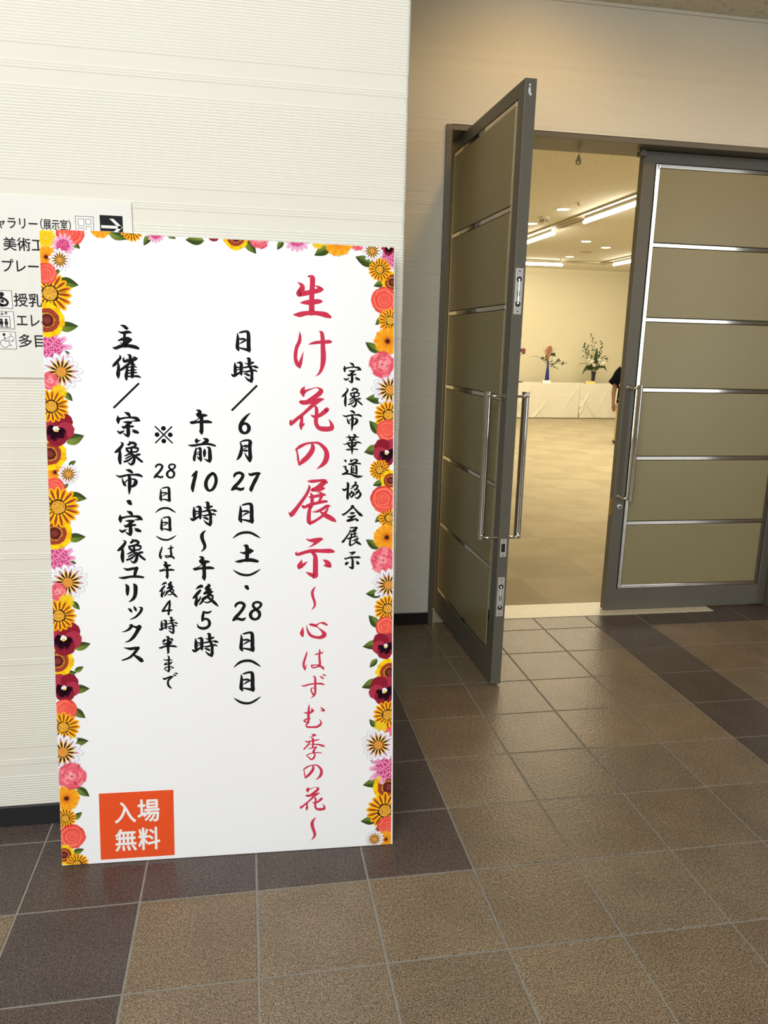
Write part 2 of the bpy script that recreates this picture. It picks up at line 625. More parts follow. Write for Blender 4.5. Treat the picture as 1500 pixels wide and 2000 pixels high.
def flush_bolt(parent, zc, flip):
    hz = 0.086
    p = MB().box(-0.0016, 0.0085, zc - hz, 0.002, 0.0385, zc + hz).build('flush_bolt', MT['chrome_b'], parent, bevel=0.0008)
    MB().lathe([(0.0105, -0.0022), (0.0105, 0.0)], (0, 0.0235, zc + hz * 0.52), 20, 'x').build('recess', MT['groove'], p)
    MB().lathe([(0.0105, -0.0022), (0.0105, 0.0)], (0, 0.0235, zc - hz * 0.55), 20, 'x').build('recess', MT['groove'], p)
    mb = MB()
    mb.tube([(-0.004, 0.0235, zc - hz * 0.55), (-0.004, 0.0235, zc + hz * 0.52)], 0.0021, 8)
    mb.ball((-0.003, 0.0235, zc + hz * 0.50), 0.0052, 0.45, 1, 1.2)
    mb.ball((-0.003, 0.0235, zc - hz * 0.53), 0.0052, 0.45, 1, 1.2)
    mb.build('lever', MT['chrome'], p, smooth=True)
    MB().box(-0.0048, 0.0195, zc - 0.016 * (1 if flip else 1), -0.002, 0.0275, zc + 0.004).build('slot', MT['groove'], p)
    for q in (-1, 1):
        MB().lathe([(0.0034, -0.0024), (0.003, -0.0028)], (0, 0.0235, zc + q * hz * 0.87), 12, 'x').build('screw', MT['chrome'], p)


flush_bolt(door_l, 1.641, False)
flush_bolt(door_l, 0.403, True)
sp = MB().box(-0.0016, 0.010, 0.577, 0.002, 0.0365, 0.654).build('strike_plate', MT['chrome_b'], door_l, bevel=0.0008)
MB().box(-0.0022, 0.0165, 0.598, 0.0, 0.0325, 0.634).build('recess', MT['groove'], sp)
for z in (0.585, 0.646):
    MB().lathe([(0.0034, -0.0024), (0.003, -0.0028)], (0, 0.0235, z), 12, 'x').build('screw', MT['chrome'], sp)
# bare metal chips near the top of that edge
mb = MB()
mb.ball((0, 0.026, 2.369), 0.0040, 0.25, 1, 1.1)
mb.ball((0, 0.0265, 2.350), 0.0055, 0.25, 0.9, 2.3)
mb.ball((0, 0.022, 2.338), 0.0040, 0.25, 1, 1.4)
mb.build('paint_chip', mat('bare_metal_chip', (0.75, 0.75, 0.74), 0.4), door_l, smooth=True)

# closed leaf: key cylinder, edge plate
mb = MB().lathe([(0.0135, 0.0), (0.0135, -0.006), (0.011, -0.008)], (0.037, 0, 0.598), 24, 'y')
cy = mb.build('key_cylinder', MT['chrome_b'], door_r, smooth=True)
MB().lathe([(0.0055, -0.008), (0.0055, -0.0092)], (0.037, 0, 0.598), 16, 'y').build('plug', MT['groove'], cy)
MB().box(-0.0015, 0.010, 0.545, 0.002, 0.035, 0.640).build('edge_plate', MT['brass'], door_r, bevel=0.0006)
# coordinator bracket under the head, by the meeting edge of the closed leaf
mb = MB()
mb.box(1.918, 3.775, 2.362, 1.949, 3.815, 2.386)
mb.box(1.926, 3.78, 2.384, 1.949, 3.81, 2.395)
bk = mb.build('door_bracket', MT['steel'], bevel=0.001)
tag(bk, 'small dark metal bracket under the door head beside the closed leaf', 'bracket')

# pull tag hanging from the head
tg = empty('pull_tag', (1.650, 3.90, 2.395), 'small brown ring tag hanging on a cord below the door head', 'tag')
MB().tube([(0, 0, 0), (0, 0, -0.022)], 0.0010, 6).build('cord', MT['groove'], tg)
mb = MB()
n = 24
out_, inn = [], []
for k in range(n):
    a = 2 * math.pi * k / n
    x, z = 0.0155 * math.sin(a), 0.0155 * math.cos(a)
    zz = z + (0.020 * max(0, math.cos(a)) ** 2 if z > 0 else 0)
    xx = x * (1 - 0.45 * max(0, math.cos(a)))
    out_.append((xx, zz - 0.052))
    inn.append((0.0065 * math.sin(a), 0.0065 * math.cos(a) - 0.056))
vs = [(x, y, z) for y in (-0.0015, 0.0015) for (x, z) in out_] + [(x, y, z) for y in (-0.0015, 0.0015) for (x, z) in inn]
fs = []
for k in range(n):
    k2 = (k + 1) % n
    fs += [(k, k2, 2 * n + k2, 2 * n + k), (n + k, 3 * n + k, 3 * n + k2, n + k2), (k, n + k, n + k2, k2), (2 * n + k, 2 * n + k2, 3 * n + k2, 3 * n + k)]
mb.add(vs, fs)
mb.build('ring', mat('tag_brown', (0.30, 0.22, 0.10), 0.5), tg)

# brush glyphs: strokes of x,y,width in tenths of a millimetre on the board
GLYPHS = {
'生': '-98,518,47 -45,528,59 2,490,137 11,375,137 -4,154,132 -10,-20,133 -12,-229,145 -15,-427,148;-389,363,12 -304,312,73 -260,244,130 -293,145,165 -340,74,165;-346,56,141 -199,78,130 -10,119,118 156,160,119 251,192,95 301,195,24;79,284,19 192,244,71 280,198,47;-315,-178,17 -223,-163,83 -81,-155,130 132,-126,125 227,-119,89 277,-118,19;-509,-490,12 -341,-483,130 -188,-446,118 -10,-430,113 192,-438,119 370,-474,143 484,-523,72',
'け': '-359,565,17 -345,460,65 -363,308,95 -434,154,95 -468,-47,95 -465,-152,95 -424,-281,107 -365,-362,59;-359,-374,59 -335,-255,95 -295,-102,53 -254,46,10;-114,241,14 17,282,71 208,310,84 351,319,96 435,327,96 483,322,60;172,596,17 232,557,89 258,440,107 268,205,120 280,-30,138 274,-207,132 238,-385,96 172,-517,60 74,-599,10',
'花': '-189,592,14 -225,526,96 -249,455,131 -231,384,96 -217,330,36;-225,425,84 -117,492,54 3,536,30 110,570,22 194,551,48 254,487,120 206,414,132 98,329,120 -34,244,108 -141,183,96 -285,187,72;-303,180,72 -237,152,96 -94,166,96 86,210,84 207,259,72 339,264,17;339,264,12 207,212,72 50,114,102 -94,-19,90 -238,-152,84 -394,-274,90 -525,-389,96 -567,-407,84;-557,-293,12 -573,-359,60 -552,-455,36;-274,-213,84 -272,-332,84 -286,-452,108 -286,-560,36;-184,-391,10 -232,-439,60;74,96,24 128,7,90 132,-136,96 116,-280,108 122,-400,108 183,-507,109 303,-542,133 461,-541,133 551,-504,121 527,-384,73 458,-276,10;-22,-162,17 50,-209,72 134,-208,96 243,-159,102 339,-86,121 412,-19,121',
'の': '-436,162,48 -321,247,84 -153,326,60 16,351,51 173,340,70 294,250,97 385,118,121 397,-28,140 355,-161,134 258,-271,85 118,-368,10;-8,327,48 22,225,115 -27,91,133 -141,-54,133 -262,-163,120 -353,-261,36;-424,156,43 -394,29,48 -380,-103,60 -353,-261,36',
'展': '-144,579,15 -22,573,85 184,591,73 318,591,85 391,543,61;330,567,134 220,457,134 99,378,109 2,347,85;-10,335,85 160,341,97 294,378,73 332,386,24;-111,476,15 -89,396,73 -168,213,82 -302,18,92 -435,-165,103 -557,-323,127 -587,-384,60;-650,-261,12 -620,-335,60;-65,262,12 -17,164,91 -17,-32,91 -35,-117,85;-116,140,12 -23,146,73 184,182,79 306,206,73 349,194,37;117,243,10 184,274,37 245,213,97 227,127,85 184,29,61 99,-26,55;-272,-104,61 -229,-141,79 -59,-68,91 123,-26,79 318,16,79 385,16,61;-59,-117,85 -90,-240,97 -106,-399,109 -102,-535,116 -66,-596,73;-96,-565,85 -11,-560,85 111,-493,73 245,-402,73 325,-316,79 392,-230,61 428,-144,37;490,-107,24 392,-113,86 270,-192,85 123,-259,61 -17,-271,10;209,-266,29 319,-347,116 466,-428,135 588,-502,98 648,-552,17',
'示': '-244,542,15 -134,497,73 12,502,122 159,531,86 223,533,25;172,519,61 37,440,86 -61,366,49 -177,302,10;-507,186,24 -519,130,61 -452,115,85 -245,177,92 -61,209,98 184,202,104 405,199,123 519,179,62;-73,174,86 6,62,110 15,-88,135 15,-337,138 6,-487,154 -31,-536,74;-245,-389,20 -123,-454,98 -19,-499,111;-367,-35,12 -386,-132,98 -429,-218,128 -435,-280,61;-208,-91,12 -282,-152,67 -380,-244,73;223,-47,15 320,-105,111 387,-193,148 425,-237,74;237,-201,15 320,-211,86 394,-231,74',
'〜': '63,333,12 -1,262,52 -36,169,76 -20,43,74 17,-71,68 35,-159,64 17,-235,52 -61,-334,10',
'心': '-306,114,9 -319,24,68 -334,-69,114 -316,-146,57;-210,161,9 -179,20,48 -131,-87,74 -51,-159,78 98,-199,80 212,-190,103 293,-122,126 235,-26,69 155,46,34 75,124,25;-110,182,51 -28,162,80 64,130,69;41,143,57 109,182,40 178,215,29 269,205,69 361,155,48',
'は': '-199,242,14 -192,183,41 -233,54,57 -274,-86,62 -268,-204,66 -232,-294,29;-234,-276,34 -209,-194,25 -182,-118,6;165,301,11 171,230,48 162,77,57 177,-101,67 168,-195,63;19,135,9 87,153,40 168,165,41 225,184,41 257,204,30;185,-166,41 53,-158,30 -50,-166,41 -56,-193,34 -10,-234,41 76,-218,41 168,-195,53 248,-233,63 277,-276,53',
'ず': '-22,295,14 30,281,46 47,203,60 47,1,62 47,-153,60 16,-259,51 -86,-339,6;-355,40,9 -258,31,46 -108,69,44 53,82,41 203,77,58 293,46,35;24,-45,23 -39,-39,28 -69,-77,37 -57,-149,41 -5,-241,46;246,333,9 295,323,44 350,300,21;168,288,9 226,259,48 280,221,30',
'む': '-143,342,12 -149,246,51 -160,91,69 -161,-65,69 -166,-160,49;-301,121,7 -218,94,46 -126,96,55 -56,135,69 -10,157,35;-74,234,9 -56,183,58 -33,146,46;-109,-73,25 -195,-77,35 -276,-113,42 -276,-137,42 -218,-176,42 -155,-173,46 -195,-221,42 -228,-256,39 -190,-313,52 -57,-325,51 82,-319,65 175,-259,67 196,-188,44 142,-96,6;178,253,9 233,194,51 281,144,53 169,143,9',
'季': '-70,362,23 -8,353,67 53,350,23;21,340,42 -83,303,23 -170,280,6;-81,272,16 -37,228,64 -37,107,58 -47,11,42;-251,190,23 -211,158,42 -84,180,39 32,198,40 135,208,30;-130,160,35 -153,101,46 -234,8,46 -295,-55,39;-37,77,30 102,67,41 207,37,56 302,6,21;300,6,14 181,-16,6;-153,62,9 -72,79,16;-177,-49,14 -84,-29,33 21,-10,40 73,-7,26;58,-12,33 -2,-88,56 -26,-147,58;-223,-240,28 -119,-191,30 56,-169,33 201,-183,26;-8,-160,40 15,-246,49 -20,-329,58 -91,-362,47 -161,-298,33 -222,-234,23',
'宗': '-93,322,19 -7,281,82 33,227,53;-265,232,14 -262,121,91 -259,25,28;-255,145,70 -197,152,54 -68,180,44 108,186,54 213,157,85 282,101,42;276,101,28 177,96,35 100,95,21;-135,68,14 -47,61,59 64,62,59;52,52,54 -25,-9,70 -97,-70,66 -161,-56,35;-133,-80,54 -15,-53,59 109,-44,49;-26,-45,70 -13,-117,84 -13,-238,89 -21,-305,59;-145,-215,12 -79,-275,47 -21,-305,52;-281,-174,35 -224,-218,61 -171,-191,52 -97,-152,9;80,-123,9 159,-167,66 226,-206,65;76,-177,12 169,-203,54',
'像': '-205,286,14 -147,246,54 -203,146,73 -287,61,73 -337,24,47;-222,86,42 -225,-36,75 -234,-157,87 -223,-273,54;18,311,19 59,275,54 -1,226,59;35,269,42 117,272,66 187,234,54 151,179,54 55,142,54 -57,125,40;-57,129,42 -40,74,54 17,26,54 100,14,40;8,133,35 126,148,47 220,134,54 243,100,40 206,45,45 100,27,40;73,136,42 67,26,66;88,39,42 4,-23,45 -97,-72,31;34,-10,42 121,-71,66 137,-156,68 105,-254,78 45,-297,54 -36,-236,12;86,-53,19 3,-96,40 -79,-145,31;85,-107,42 1,-181,52 -118,-228,47;281,-33,47 216,-43,59 157,-64,24;134,-40,40 237,-143,59 336,-226,50',
'市': '-78,325,19 9,303,78 79,255,54;-343,187,12 -230,142,56 -52,185,47 113,194,47 243,188,69 331,148,40;-17,193,54 10,96,80 5,-125,83 -6,-248,54 -14,-330,14;-178,95,21 -163,22,47 -123,-64,68 -95,-100,35;-104,-2,33 -44,53,33 40,81,33 134,69,50 166,10,95 136,-70,83 70,-119,54',
'華': '-182,202,9 -84,192,32 52,199,34 165,205,27;-103,264,11 -70,192,43 -50,114,43;29,271,18 80,249,52 52,182,45 -4,117,38;-108,108,11 -27,117,32 95,123,27;-258,12,7 -184,4,25 -83,41,36 98,51,32 188,56,38 254,32,16;-137,63,16 -100,-10,43 -49,-65,32;126,85,23 98,20,43 36,-31,32;-94,-60,16 -4,-57,32 90,-37,27;-77,-94,9 -4,-84,20;-180,-139,11 -116,-144,38 8,-127,32 149,-137,29;-4,109,41 -4,-60,54 -3,-149,52 -3,-273,14',
'道': '-244,219,9 -197,203,50 -194,163,16;-50,248,16 -41,195,57;-33,198,34 41,234,27 109,226,41 137,204,29 64,151,50 -15,117,43 -100,107,41;-94,102,29 19,121,41 132,133,34 214,120,34;30,108,32 -24,51,29 -32,-16,39 -31,-118,43;30,65,18 98,60,43 108,-39,50 111,-157,41;-9,4,20 48,4,20 3,-45,18 48,-52,20 -3,-101,20;-37,-116,34 43,-131,36 117,-149,27;-247,39,29 -190,37,41 -193,-28,38 -139,-87,52 -218,-143,38 -274,-169,41;-263,-164,38 -150,-154,38 -37,-171,39 89,-225,57 191,-233,52 288,-219,9',
'協': '-253,50,25 -204,16,50 -134,50,39 -57,109,7;-123,224,25 -98,177,59 -105,-4,52 -110,-175,61 -108,-220,50;81,234,18 117,220,48 81,143,39 14,75,27 -37,50,9;-4,118,11 81,152,32 163,137,43 152,80,46 99,20,39 59,63,9;2,7,18 -6,-50,39 -56,-120,30;-65,-75,11 -9,-50,32 54,-59,39 37,-118,39 -2,-181,34 -56,-120,20;162,35,16 196,4,48 151,-62,39 71,-130,23 24,-169,11;94,-41,11 173,-30,32 244,-71,46 233,-147,52 157,-212,43 92,-164,9',
'会': '-43,216,18 9,199,63 -71,114,43 -173,23,43 -264,-36,39 -284,1,16;20,179,32 89,99,43 158,21,53 227,-39,66 284,-71,16;-84,11,14 -13,8,55 53,19,25;-155,-86,9 -70,-94,39 73,-61,34;61,-66,32 -47,-149,39 -132,-197,52;-132,-200,59 -35,-186,50 84,-152,32;71,-127,16 125,-176,48 157,-196,30 85,-215,11',
'日': '-98,222,29 -44,239,48 65,260,55 131,228,80 142,78,91 140,-103,92 151,-224,92 159,-266,41;-150,212,14 -139,107,60 -148,-50,80 -154,-170,84 -121,-240,41;-118,57,34 15,60,53 101,32,12;93,31,19 -10,-13,41 -101,-73,12;-120,-172,34 -12,-191,48 145,-230,77',
'時': '46,310,17 104,300,73 115,239,82 114,94,70;-24,200,7 66,163,36 151,183,61 222,203,44;-56,58,34 65,84,46 211,105,34 284,89,66 354,68,19;144,76,68 180,-26,75 179,-136,71 178,-233,80 162,-307,56;-4,-170,15 75,-250,56 165,-292,68;-59,-33,17 40,-44,46 162,-11,46 259,-3,46 310,-30,32;-33,-91,15 39,-108,56 102,-137,53;-266,201,12 -257,98,68 -256,-23,80 -257,-120,58;-215,178,14 -139,195,58 -97,162,77 -98,41,80 -100,-80,70 -96,-123,44;-231,72,43 -128,65,31;-220,-7,22 -129,26,31;-344,-127,43 -290,-154,72 -203,-109,58 -99,-44,46',
'6': '144,275,20 76,219,51 -22,107,83 -97,-16,90 -116,-127,90 -86,-213,81 -1,-256,66 85,-212,78 116,-113,90 74,-27,73 1,3,59 -60,-41,44',
'月': '-100,227,24 -64,134,54 -63,35,73 -91,-89,86 -141,-188,64 -205,-261,7;-98,230,17 -2,271,46 121,281,54 169,235,91 156,111,86 163,-50,86 169,-187,93 158,-280,57;-22,120,32 46,132,61 113,145,27;107,108,20 33,64,24 -19,39,15;-23,8,27 45,2,56 112,5,27;17,-51,12 68,-150,49 146,-256,69',
'2': '-94,123,42 -77,175,66 -9,223,66 77,223,71 140,163,76 100,63,79 12,-49,79 -87,-149,83 -155,-224,49;-155,-230,54 -50,-189,69 72,-222,71 140,-199,61 174,-162,10',
'7': '-160,236,25 -108,201,69 15,228,74 114,234,69 166,234,10;120,237,49 26,74,91 -49,-76,86 -99,-195,94 -94,-246,42',
'(': '-366,-88,17 -248,4,54 -136,53,62 0,69,64 124,51,62 247,-14,55 365,-87,20',
')': '-364,77,17 -256,5,50 -145,-48,60 5,-70,60 117,-52,55 242,10,50 364,87,18',
'土': '-69,222,37 -5,206,92 13,104,97 11,-48,97 1,-189,82;-183,43,15 -57,14,67 68,66,137 149,71,70 186,70,20;-315,-216,17 -208,-214,72 -58,-185,72 116,-180,95 277,-216,70 305,-219,42',
'・': '-58,40,17 -4,19,100 37,-33,67',
'8': '43,244,60 -45,214,60 -65,137,68 4,44,73 91,-36,80 109,-127,75 65,-210,70 -24,-243,63 -111,-199,75 -142,-108,85 -97,-18,73 4,35,60 105,94,60 149,171,68 118,223,60 43,244,60',
'／': '339,339,49 -339,-339,49',
'午': '-114,317,19 -49,303,65 -25,255,96 -74,199,72;-98,203,55 -39,159,79 57,180,82 148,181,46;-15,133,31 -100,65,22 -185,21,22;-278,-4,31 -233,-13,77 -101,1,58 43,11,70 175,15,77 271,-1,46;21,170,84 16,-1,89 16,-184,89 9,-246,101 20,-313,41',
'前': '-135,321,14 -136,257,94 -131,202,41;-22,276,10 -112,243,55;27,322,12 105,296,70 147,259,80 80,210,80 -5,170,43;-364,145,10 -246,125,58 -41,157,53 140,171,53 260,152,58 351,123,41;-151,75,19 -165,-13,53 -184,-112,65 -204,-210,70 -202,-262,58;-130,34,22 -57,59,55 -38,12,65 -43,-111,70 -33,-234,72 -34,-283,41;-117,-47,22 -57,-62,29;-142,-99,27 -58,-107,29;-127,-161,12 -83,-222,46 -30,-261,43;71,47,14 68,-49,80 62,-157,48;147,81,29 198,50,70 208,-110,90 209,-233,92 199,-305,53;55,-219,10 133,-268,53 200,-289,56',
'1': '-69,137,17 -2,192,70 65,257,53;53,261,60 21,131,85 -18,-18,85 -50,-167,89 -46,-269,41',
'0': '53,231,68 -48,153,83 -123,16,82 -131,-108,90 -90,-208,73 -17,-235,58 69,-170,73 128,-34,78 136,91,78 101,190,73 53,231,63',
'後': '-248,182,22 -174,232,69 -100,256,79 -76,223,29;-138,139,56 -201,66,79 -288,-34,71 -326,-69,44;-233,-29,44 -241,-137,79 -255,-240,91 -243,-298,32;-132,-35,25 -167,-126,47 -223,-202,34;73,306,32 100,262,81 22,187,81 96,163,81 164,168,17;114,150,81 33,97,71 -32,48,54;-17,60,66 95,86,96 203,94,27;131,60,69 56,-29,71 -56,-93,79 -105,-102,32;-69,-122,62 -106,-192,54 -165,-248,32;105,-19,37 180,-8,52 185,-95,47 128,-174,47 29,-204,39 -51,-167,20;56,-48,54 153,-133,69 251,-225,77 334,-309,25',
'5': '-31,256,17 -7,224,44 91,203,59 178,233,35 197,258,12;-13,227,57 -40,99,72 -54,-17,49;-47,6,57 39,35,54 113,-8,67 140,-99,74 98,-188,72 -14,-233,72 -149,-197,57 -199,-88,7',
'※': '-213,213,33 214,-213,33;210,213,33 -214,-213,33;-6,169,109 -3,169,109;-173,3,109 -170,3,109;167,0,110 169,0,110;-3,-166,109 -1,-166,109',
'4': '83,203,17 33,139,48 -34,39,48 -101,-62,48 -125,-101,43;79,195,28 75,104,52 62,-9,52 44,-122,54 37,-190,48;-123,-98,48 -4,-83,48 104,-78,48 132,-73,28',
'半': '-42,227,17 9,223,54 13,145,63 5,8,74 6,-107,65 6,-210,52 -28,-241,11;-68,161,28 -105,114,65 -113,89,43;-64,124,28 -14,148,20;46,176,30 111,157,52 146,135,17;137,124,17 66,84,41;-143,47,17 -87,31,41 11,45,41 111,62,24;111,51,17 43,4,30;-233,-65,22 -187,-75,50 -78,-38,48 53,-30,48 172,-41,52 230,-62,28;44,98,65 -1,8,87',
'ま': '-24,234,11 15,188,44 14,99,48 14,-39,50 11,-178,55 -1,-223,37;-137,127,11 -70,105,33 17,110,37 107,98,17;94,50,26 59,14,44 -18,-6,37 -95,-15,48;-94,4,28 -15,54,13;-1,-226,31 -65,-177,26 -105,-139,26 -64,-100,31 35,-80,31 122,-106,26 135,-118,17 44,-152,13',
'で': '-196,89,17 -167,56,52 -82,82,48 6,116,42 78,119,24;63,106,24 -28,46,48 -70,-31,50 -53,-136,55 11,-206,37;71,180,11 116,153,39 151,138,24;110,213,11 161,203,44 196,190,18',
'主': '-128,307,14 -40,283,67 23,237,81 52,232,46;-195,149,12 -79,115,58 61,136,74 157,123,16;-27,106,67 -30,-11,67 -16,-153,122;-190,-89,28 -83,-50,74 57,-35,86 143,-54,28;126,-57,65 43,-134,65;-143,-132,19 -75,-187,32;-322,-263,28 -262,-285,67 -122,-228,81 52,-216,81 226,-244,86 309,-277,58;-16,-153,116 -17,-212,104',
'催': '-166,318,12 -144,247,56 -210,163,67 -294,66,72 -347,12,28;-206,115,30 -197,21,63 -205,-98,79 -214,-193,93 -208,-288,28;-63,251,19 -65,178,58 -37,131,42;-48,145,58 92,181,77 209,205,77 276,232,35;32,330,14 95,300,67 104,211,74 114,140,68;164,266,16 222,259,40 270,232,30;-11,229,9 46,190,33;150,158,65 43,71,65 -76,-24,63 -153,-77,51;24,25,54 9,-106,68 -11,-225,79 -7,-315,51;160,123,65 152,-67,84 142,-240,77;53,2,33 204,17,33 260,6,23;223,65,28 159,70,33;51,-84,33 179,-67,40 249,-65,23;43,-155,33 201,-134,40 263,-133,23;24,-239,42 152,-228,40 269,-228,56 344,-249,35',
'ユ': '-196,134,12 -93,91,64 63,117,65 171,122,55;147,125,84 114,23,81 91,-84,67;-330,-121,12 -194,-133,64 -14,-104,57 165,-104,65 315,-126,48',
'リ': '-147,238,18 -93,168,82 -96,45,85 -98,-51,53;61,242,23 112,180,94 115,41,94 90,-98,85 26,-189,65 -62,-245,18',
'ッ': '-189,123,15 -136,83,65 -98,28,44;-41,185,12 -3,111,65 21,56,38;98,151,15 169,115,62 120,0,65 -1,-122,50 -145,-184,15',
'ク': '-52,231,15 16,217,74 -52,122,65 -142,70,41 -256,39,7;38,205,41 111,169,56 229,174,68;211,169,112 137,23,86 45,-115,80 -60,-206,50 -160,-240,18',
'ス': '-229,204,9 -50,164,71 69,179,71 165,179,65;150,180,83 51,38,71 -85,-83,56 -270,-149,32;35,-11,41 151,-94,86 239,-172,101 256,-185,65',
}
COLUMNS = {
'title': [('生',689.3,1557.4,1,1,1), ('け',691.3,1407.2,1,1,1), ('花',687.9,1259.8,1,1,1), ('の',688.9,1132.8,1,1,1), ('展',690.2,1005.2,1,1,1), ('示',696.4,849.2,1,1,1), ('〜',692.9,736.1,1,1,1), ('心',693.7,644.2,1,1,1), ('は',692.5,561.1,1,1,1), ('ず',692.5,483.1,1,1,1), ('む',694.2,397.3,1,1,1), ('季',694.5,306.2,1,1,1), ('の',690.4,230.6,0.612,0.621,0.95), ('花',690,152.2,0.608,0.604,0.95), ('〜',692,61.5,1.062,1.016,1.15)],
'organiser': [('宗',798.6,1357.6,0.82,0.847,0.78), ('像',797.9,1292,0.806,0.849,0.8), ('市',798.4,1228.3,0.777,0.841,0.85), ('華',798.7,1164,1,1,1), ('道',800.1,1098.9,1,1,1), ('協',797.5,1036.7,1,1,1), ('会',800.6,973.1,1,1,1), ('展',798,908.5,0.421,0.431,0.95), ('示',800.8,841.3,0.421,0.438,0.95)],
'date': [('日',506.5,1435.1,1,1,1), ('時',510.4,1359.8,1,1,1), ('／',508.2,1286,1,1,1), ('6',508.1,1218,1,1,1), ('月',505.5,1145,1,1,1), ('2',488.3,1062.6,1,1,1), ('7',533.7,1060.3,1,1,1), ('日',509.8,975.4,1.05,1.002,1), ('(',510.4,916.1,1,1,1), ('土',510.5,864.5,1,1,1), (')',510.1,811.6,1,1,1), ('・',508.8,770.3,1,1,1), ('2',487.9,703.9,1.027,1.063,0.95), ('8',533.1,704.6,1,1,1), ('日',508.7,617.1,1.054,1.02,1), ('(',508.8,556.3,0.992,1.129,1), ('日',508,503.7,1.067,1.034,1), (')',508.2,449.5,0.994,1.097,1)],
'time': [('午',393.3,1220.4,1,1,1), ('前',394.8,1145.5,1,1,1), ('1',373.9,1062.1,1,1,1), ('0',417.2,1061.2,1,1,1), ('時',397.2,974.2,0.99,1.009,1), ('〜',395,900.1,1.059,0.879,1.2), ('午',394.4,825.2,0.97,1.011,1), ('後',398.4,750.8,1,1,1), ('5',394.2,681.9,1,1,1), ('時',396.2,611.5,0.991,1.021,1)],
'note': [('※',296.4,1186.2,1,1,1), ('2',280.8,1090.1,0.73,0.758,0.95), ('8',313.3,1090.1,0.733,0.743,0.95), ('日',296.6,1027.5,0.758,0.726,1), ('(',297.1,985.3,0.718,0.794,1.05), ('日',296.9,947.6,0.754,0.724,1), (')',297,909.7,0.717,0.748,1.05), ('は',298.1,871.5,0.658,0.625,1.3), ('午',297.1,821.8,0.699,0.722,1), ('後',300.3,768.6,0.698,0.715,1), ('4',295.7,719.1,1,1,1), ('時',298.8,669.2,0.707,0.729,1), ('半',295.7,615,1,1,1), ('ま',296.4,562.2,1,1,1), ('で',300.9,514.2,1,1,1)],
'host': [('主',205.3,1438,1,1,1), ('催',205.1,1361.1,1,1,1), ('／',202.9,1287.7,0.975,0.962,1), ('宗',206.9,1212,1,1,1), ('像',205.5,1137,1,1,1), ('市',205.1,1060.5,1,1,1), ('・',203,1005.9,1.095,1.084,1), ('宗',206.5,950,1.027,1.016,1), ('像',206,875,1.014,1.032,1), ('ユ',203.6,816.1,1,1,1), ('リ',202.7,761.7,1,1,1), ('ッ',212.3,706.8,1,1,1), ('ク',200.5,650.1,1,1,1), ('ス',201.8,590.9,1,1,1)],
}
FLOWERS = '''L,86,1668,13,-40 L,66,1571,21,-10 L,63,1461,20,5 L,57,1395,7,-10 L,58,1283,12,-50 L,72,1176,18,15 L,40,1598,9,40 C,75,1698,33,0 Y,16,1681,26,0 P,57,1664,29,0 O,15,1634,26,0 W,48,1628,29,0 C,13,1593,25,0 R,12,1476,42,0 G,21,1544,54,0 K,19,1408,29,10 W,42,1346,52,0 D,13,1322,23,0 Y,36,1296,19,0 V,25,1198,41,0 G,15,1257,43,0 L,72,1172,19,25 L,62,1110,9,35 L,43,1050,9,40 L,71,1021,20,-10 L,66,913,19,5 L,56,846,7,-10 L,59,730,12,-50 L,72,619,18,15 O,18,1086,26,0 R,7,1134,40,0 W,51,1081,29,0 C,15,1044,26,0 R,12,925,42,0 G,23,994,54,0 K,18,857,29,10 W,41,793,53,0 D,13,767,24,0 Y,36,743,20,0 V,25,640,43,0 G,15,703,44,0 L,40,545,12,0 L,62,555,11,30 L,64,500,19,0 L,58,432,17,-40 L,58,352,18,5 L,62,209,17,-40 L,45,141,13,40 L,44,39,13,20 Y,13,540,13,0 R,7,579,41,0 V,22,504,37,0 C,23,443,29,0 G,16,395,42,0 W,13,325,53,0 D,34,255,37,0 O,18,193,34,0 G,13,136,30,0 C,29,83,33,0 R,6,31,28,0 G,40,2,31,0 L,831,1656,22,160 L,870,1596,13,200 L,872,1499,13,225 L,852,1428,18,145 L,862,1289,21,180 L,861,1211,19,130 L,852,1154,13,200 V,895,1691,18,0 W,850,1682,29,0 K,898,1666,21,270 R,906,1602,29,0 G,871,1634,32,0 C,885,1553,34,0 G,901,1500,33,0 O,894,1445,36,0 D,880,1382,36,0 W,902,1314,50,0 G,899,1245,40,0 C,895,1203,28,0 L,855,1147,19,190 L,873,1057,14,200 L,874,958,12,225 L,857,887,18,145 L,864,746,20,180 L,863,666,19,130 L,856,598,20,190 V,895,1142,35,0 G,875,1094,29,0 R,906,1065,27,0 C,886,1014,34,0 G,903,960,31,0 O,897,905,36,0 D,887,841,36,0 W,903,770,48,0 G,902,702,39,0 C,897,650,28,0 V,896,594,35,0 L,855,484,22,200 L,862,545,13,230 L,862,368,13,130 L,864,254,8,150 L,859,189,20,190 L,852,76,19,180 L,879,49,11,220 R,910,516,40,0 V,894,463,40,0 G,905,391,43,0 D,908,329,25,0 Y,884,354,19,0 K,905,235,33,190 W,878,303,52,0 R,909,174,44,0 G,899,104,54,0 C,907,56,29,0 O,903,16,25,0 W,869,19,28,0 L,192,1694,19,-20 L,264,1686,13,240 L,325,1699,11,-30 L,385,1691,19,180 V,432,1717,25,0 O,149,1713,27,0 G,227,1709,29,0 P,287,1704,25,0 L,528,1680,18,-50 L,605,1688,12,240 L,717,1677,20,210 R,490,1703,32,0 D,551,1702,26,0 P,650,1706,37,0 Y,705,1697,16,0 O,759,1704,38,0 D,811,1700,19,0'''

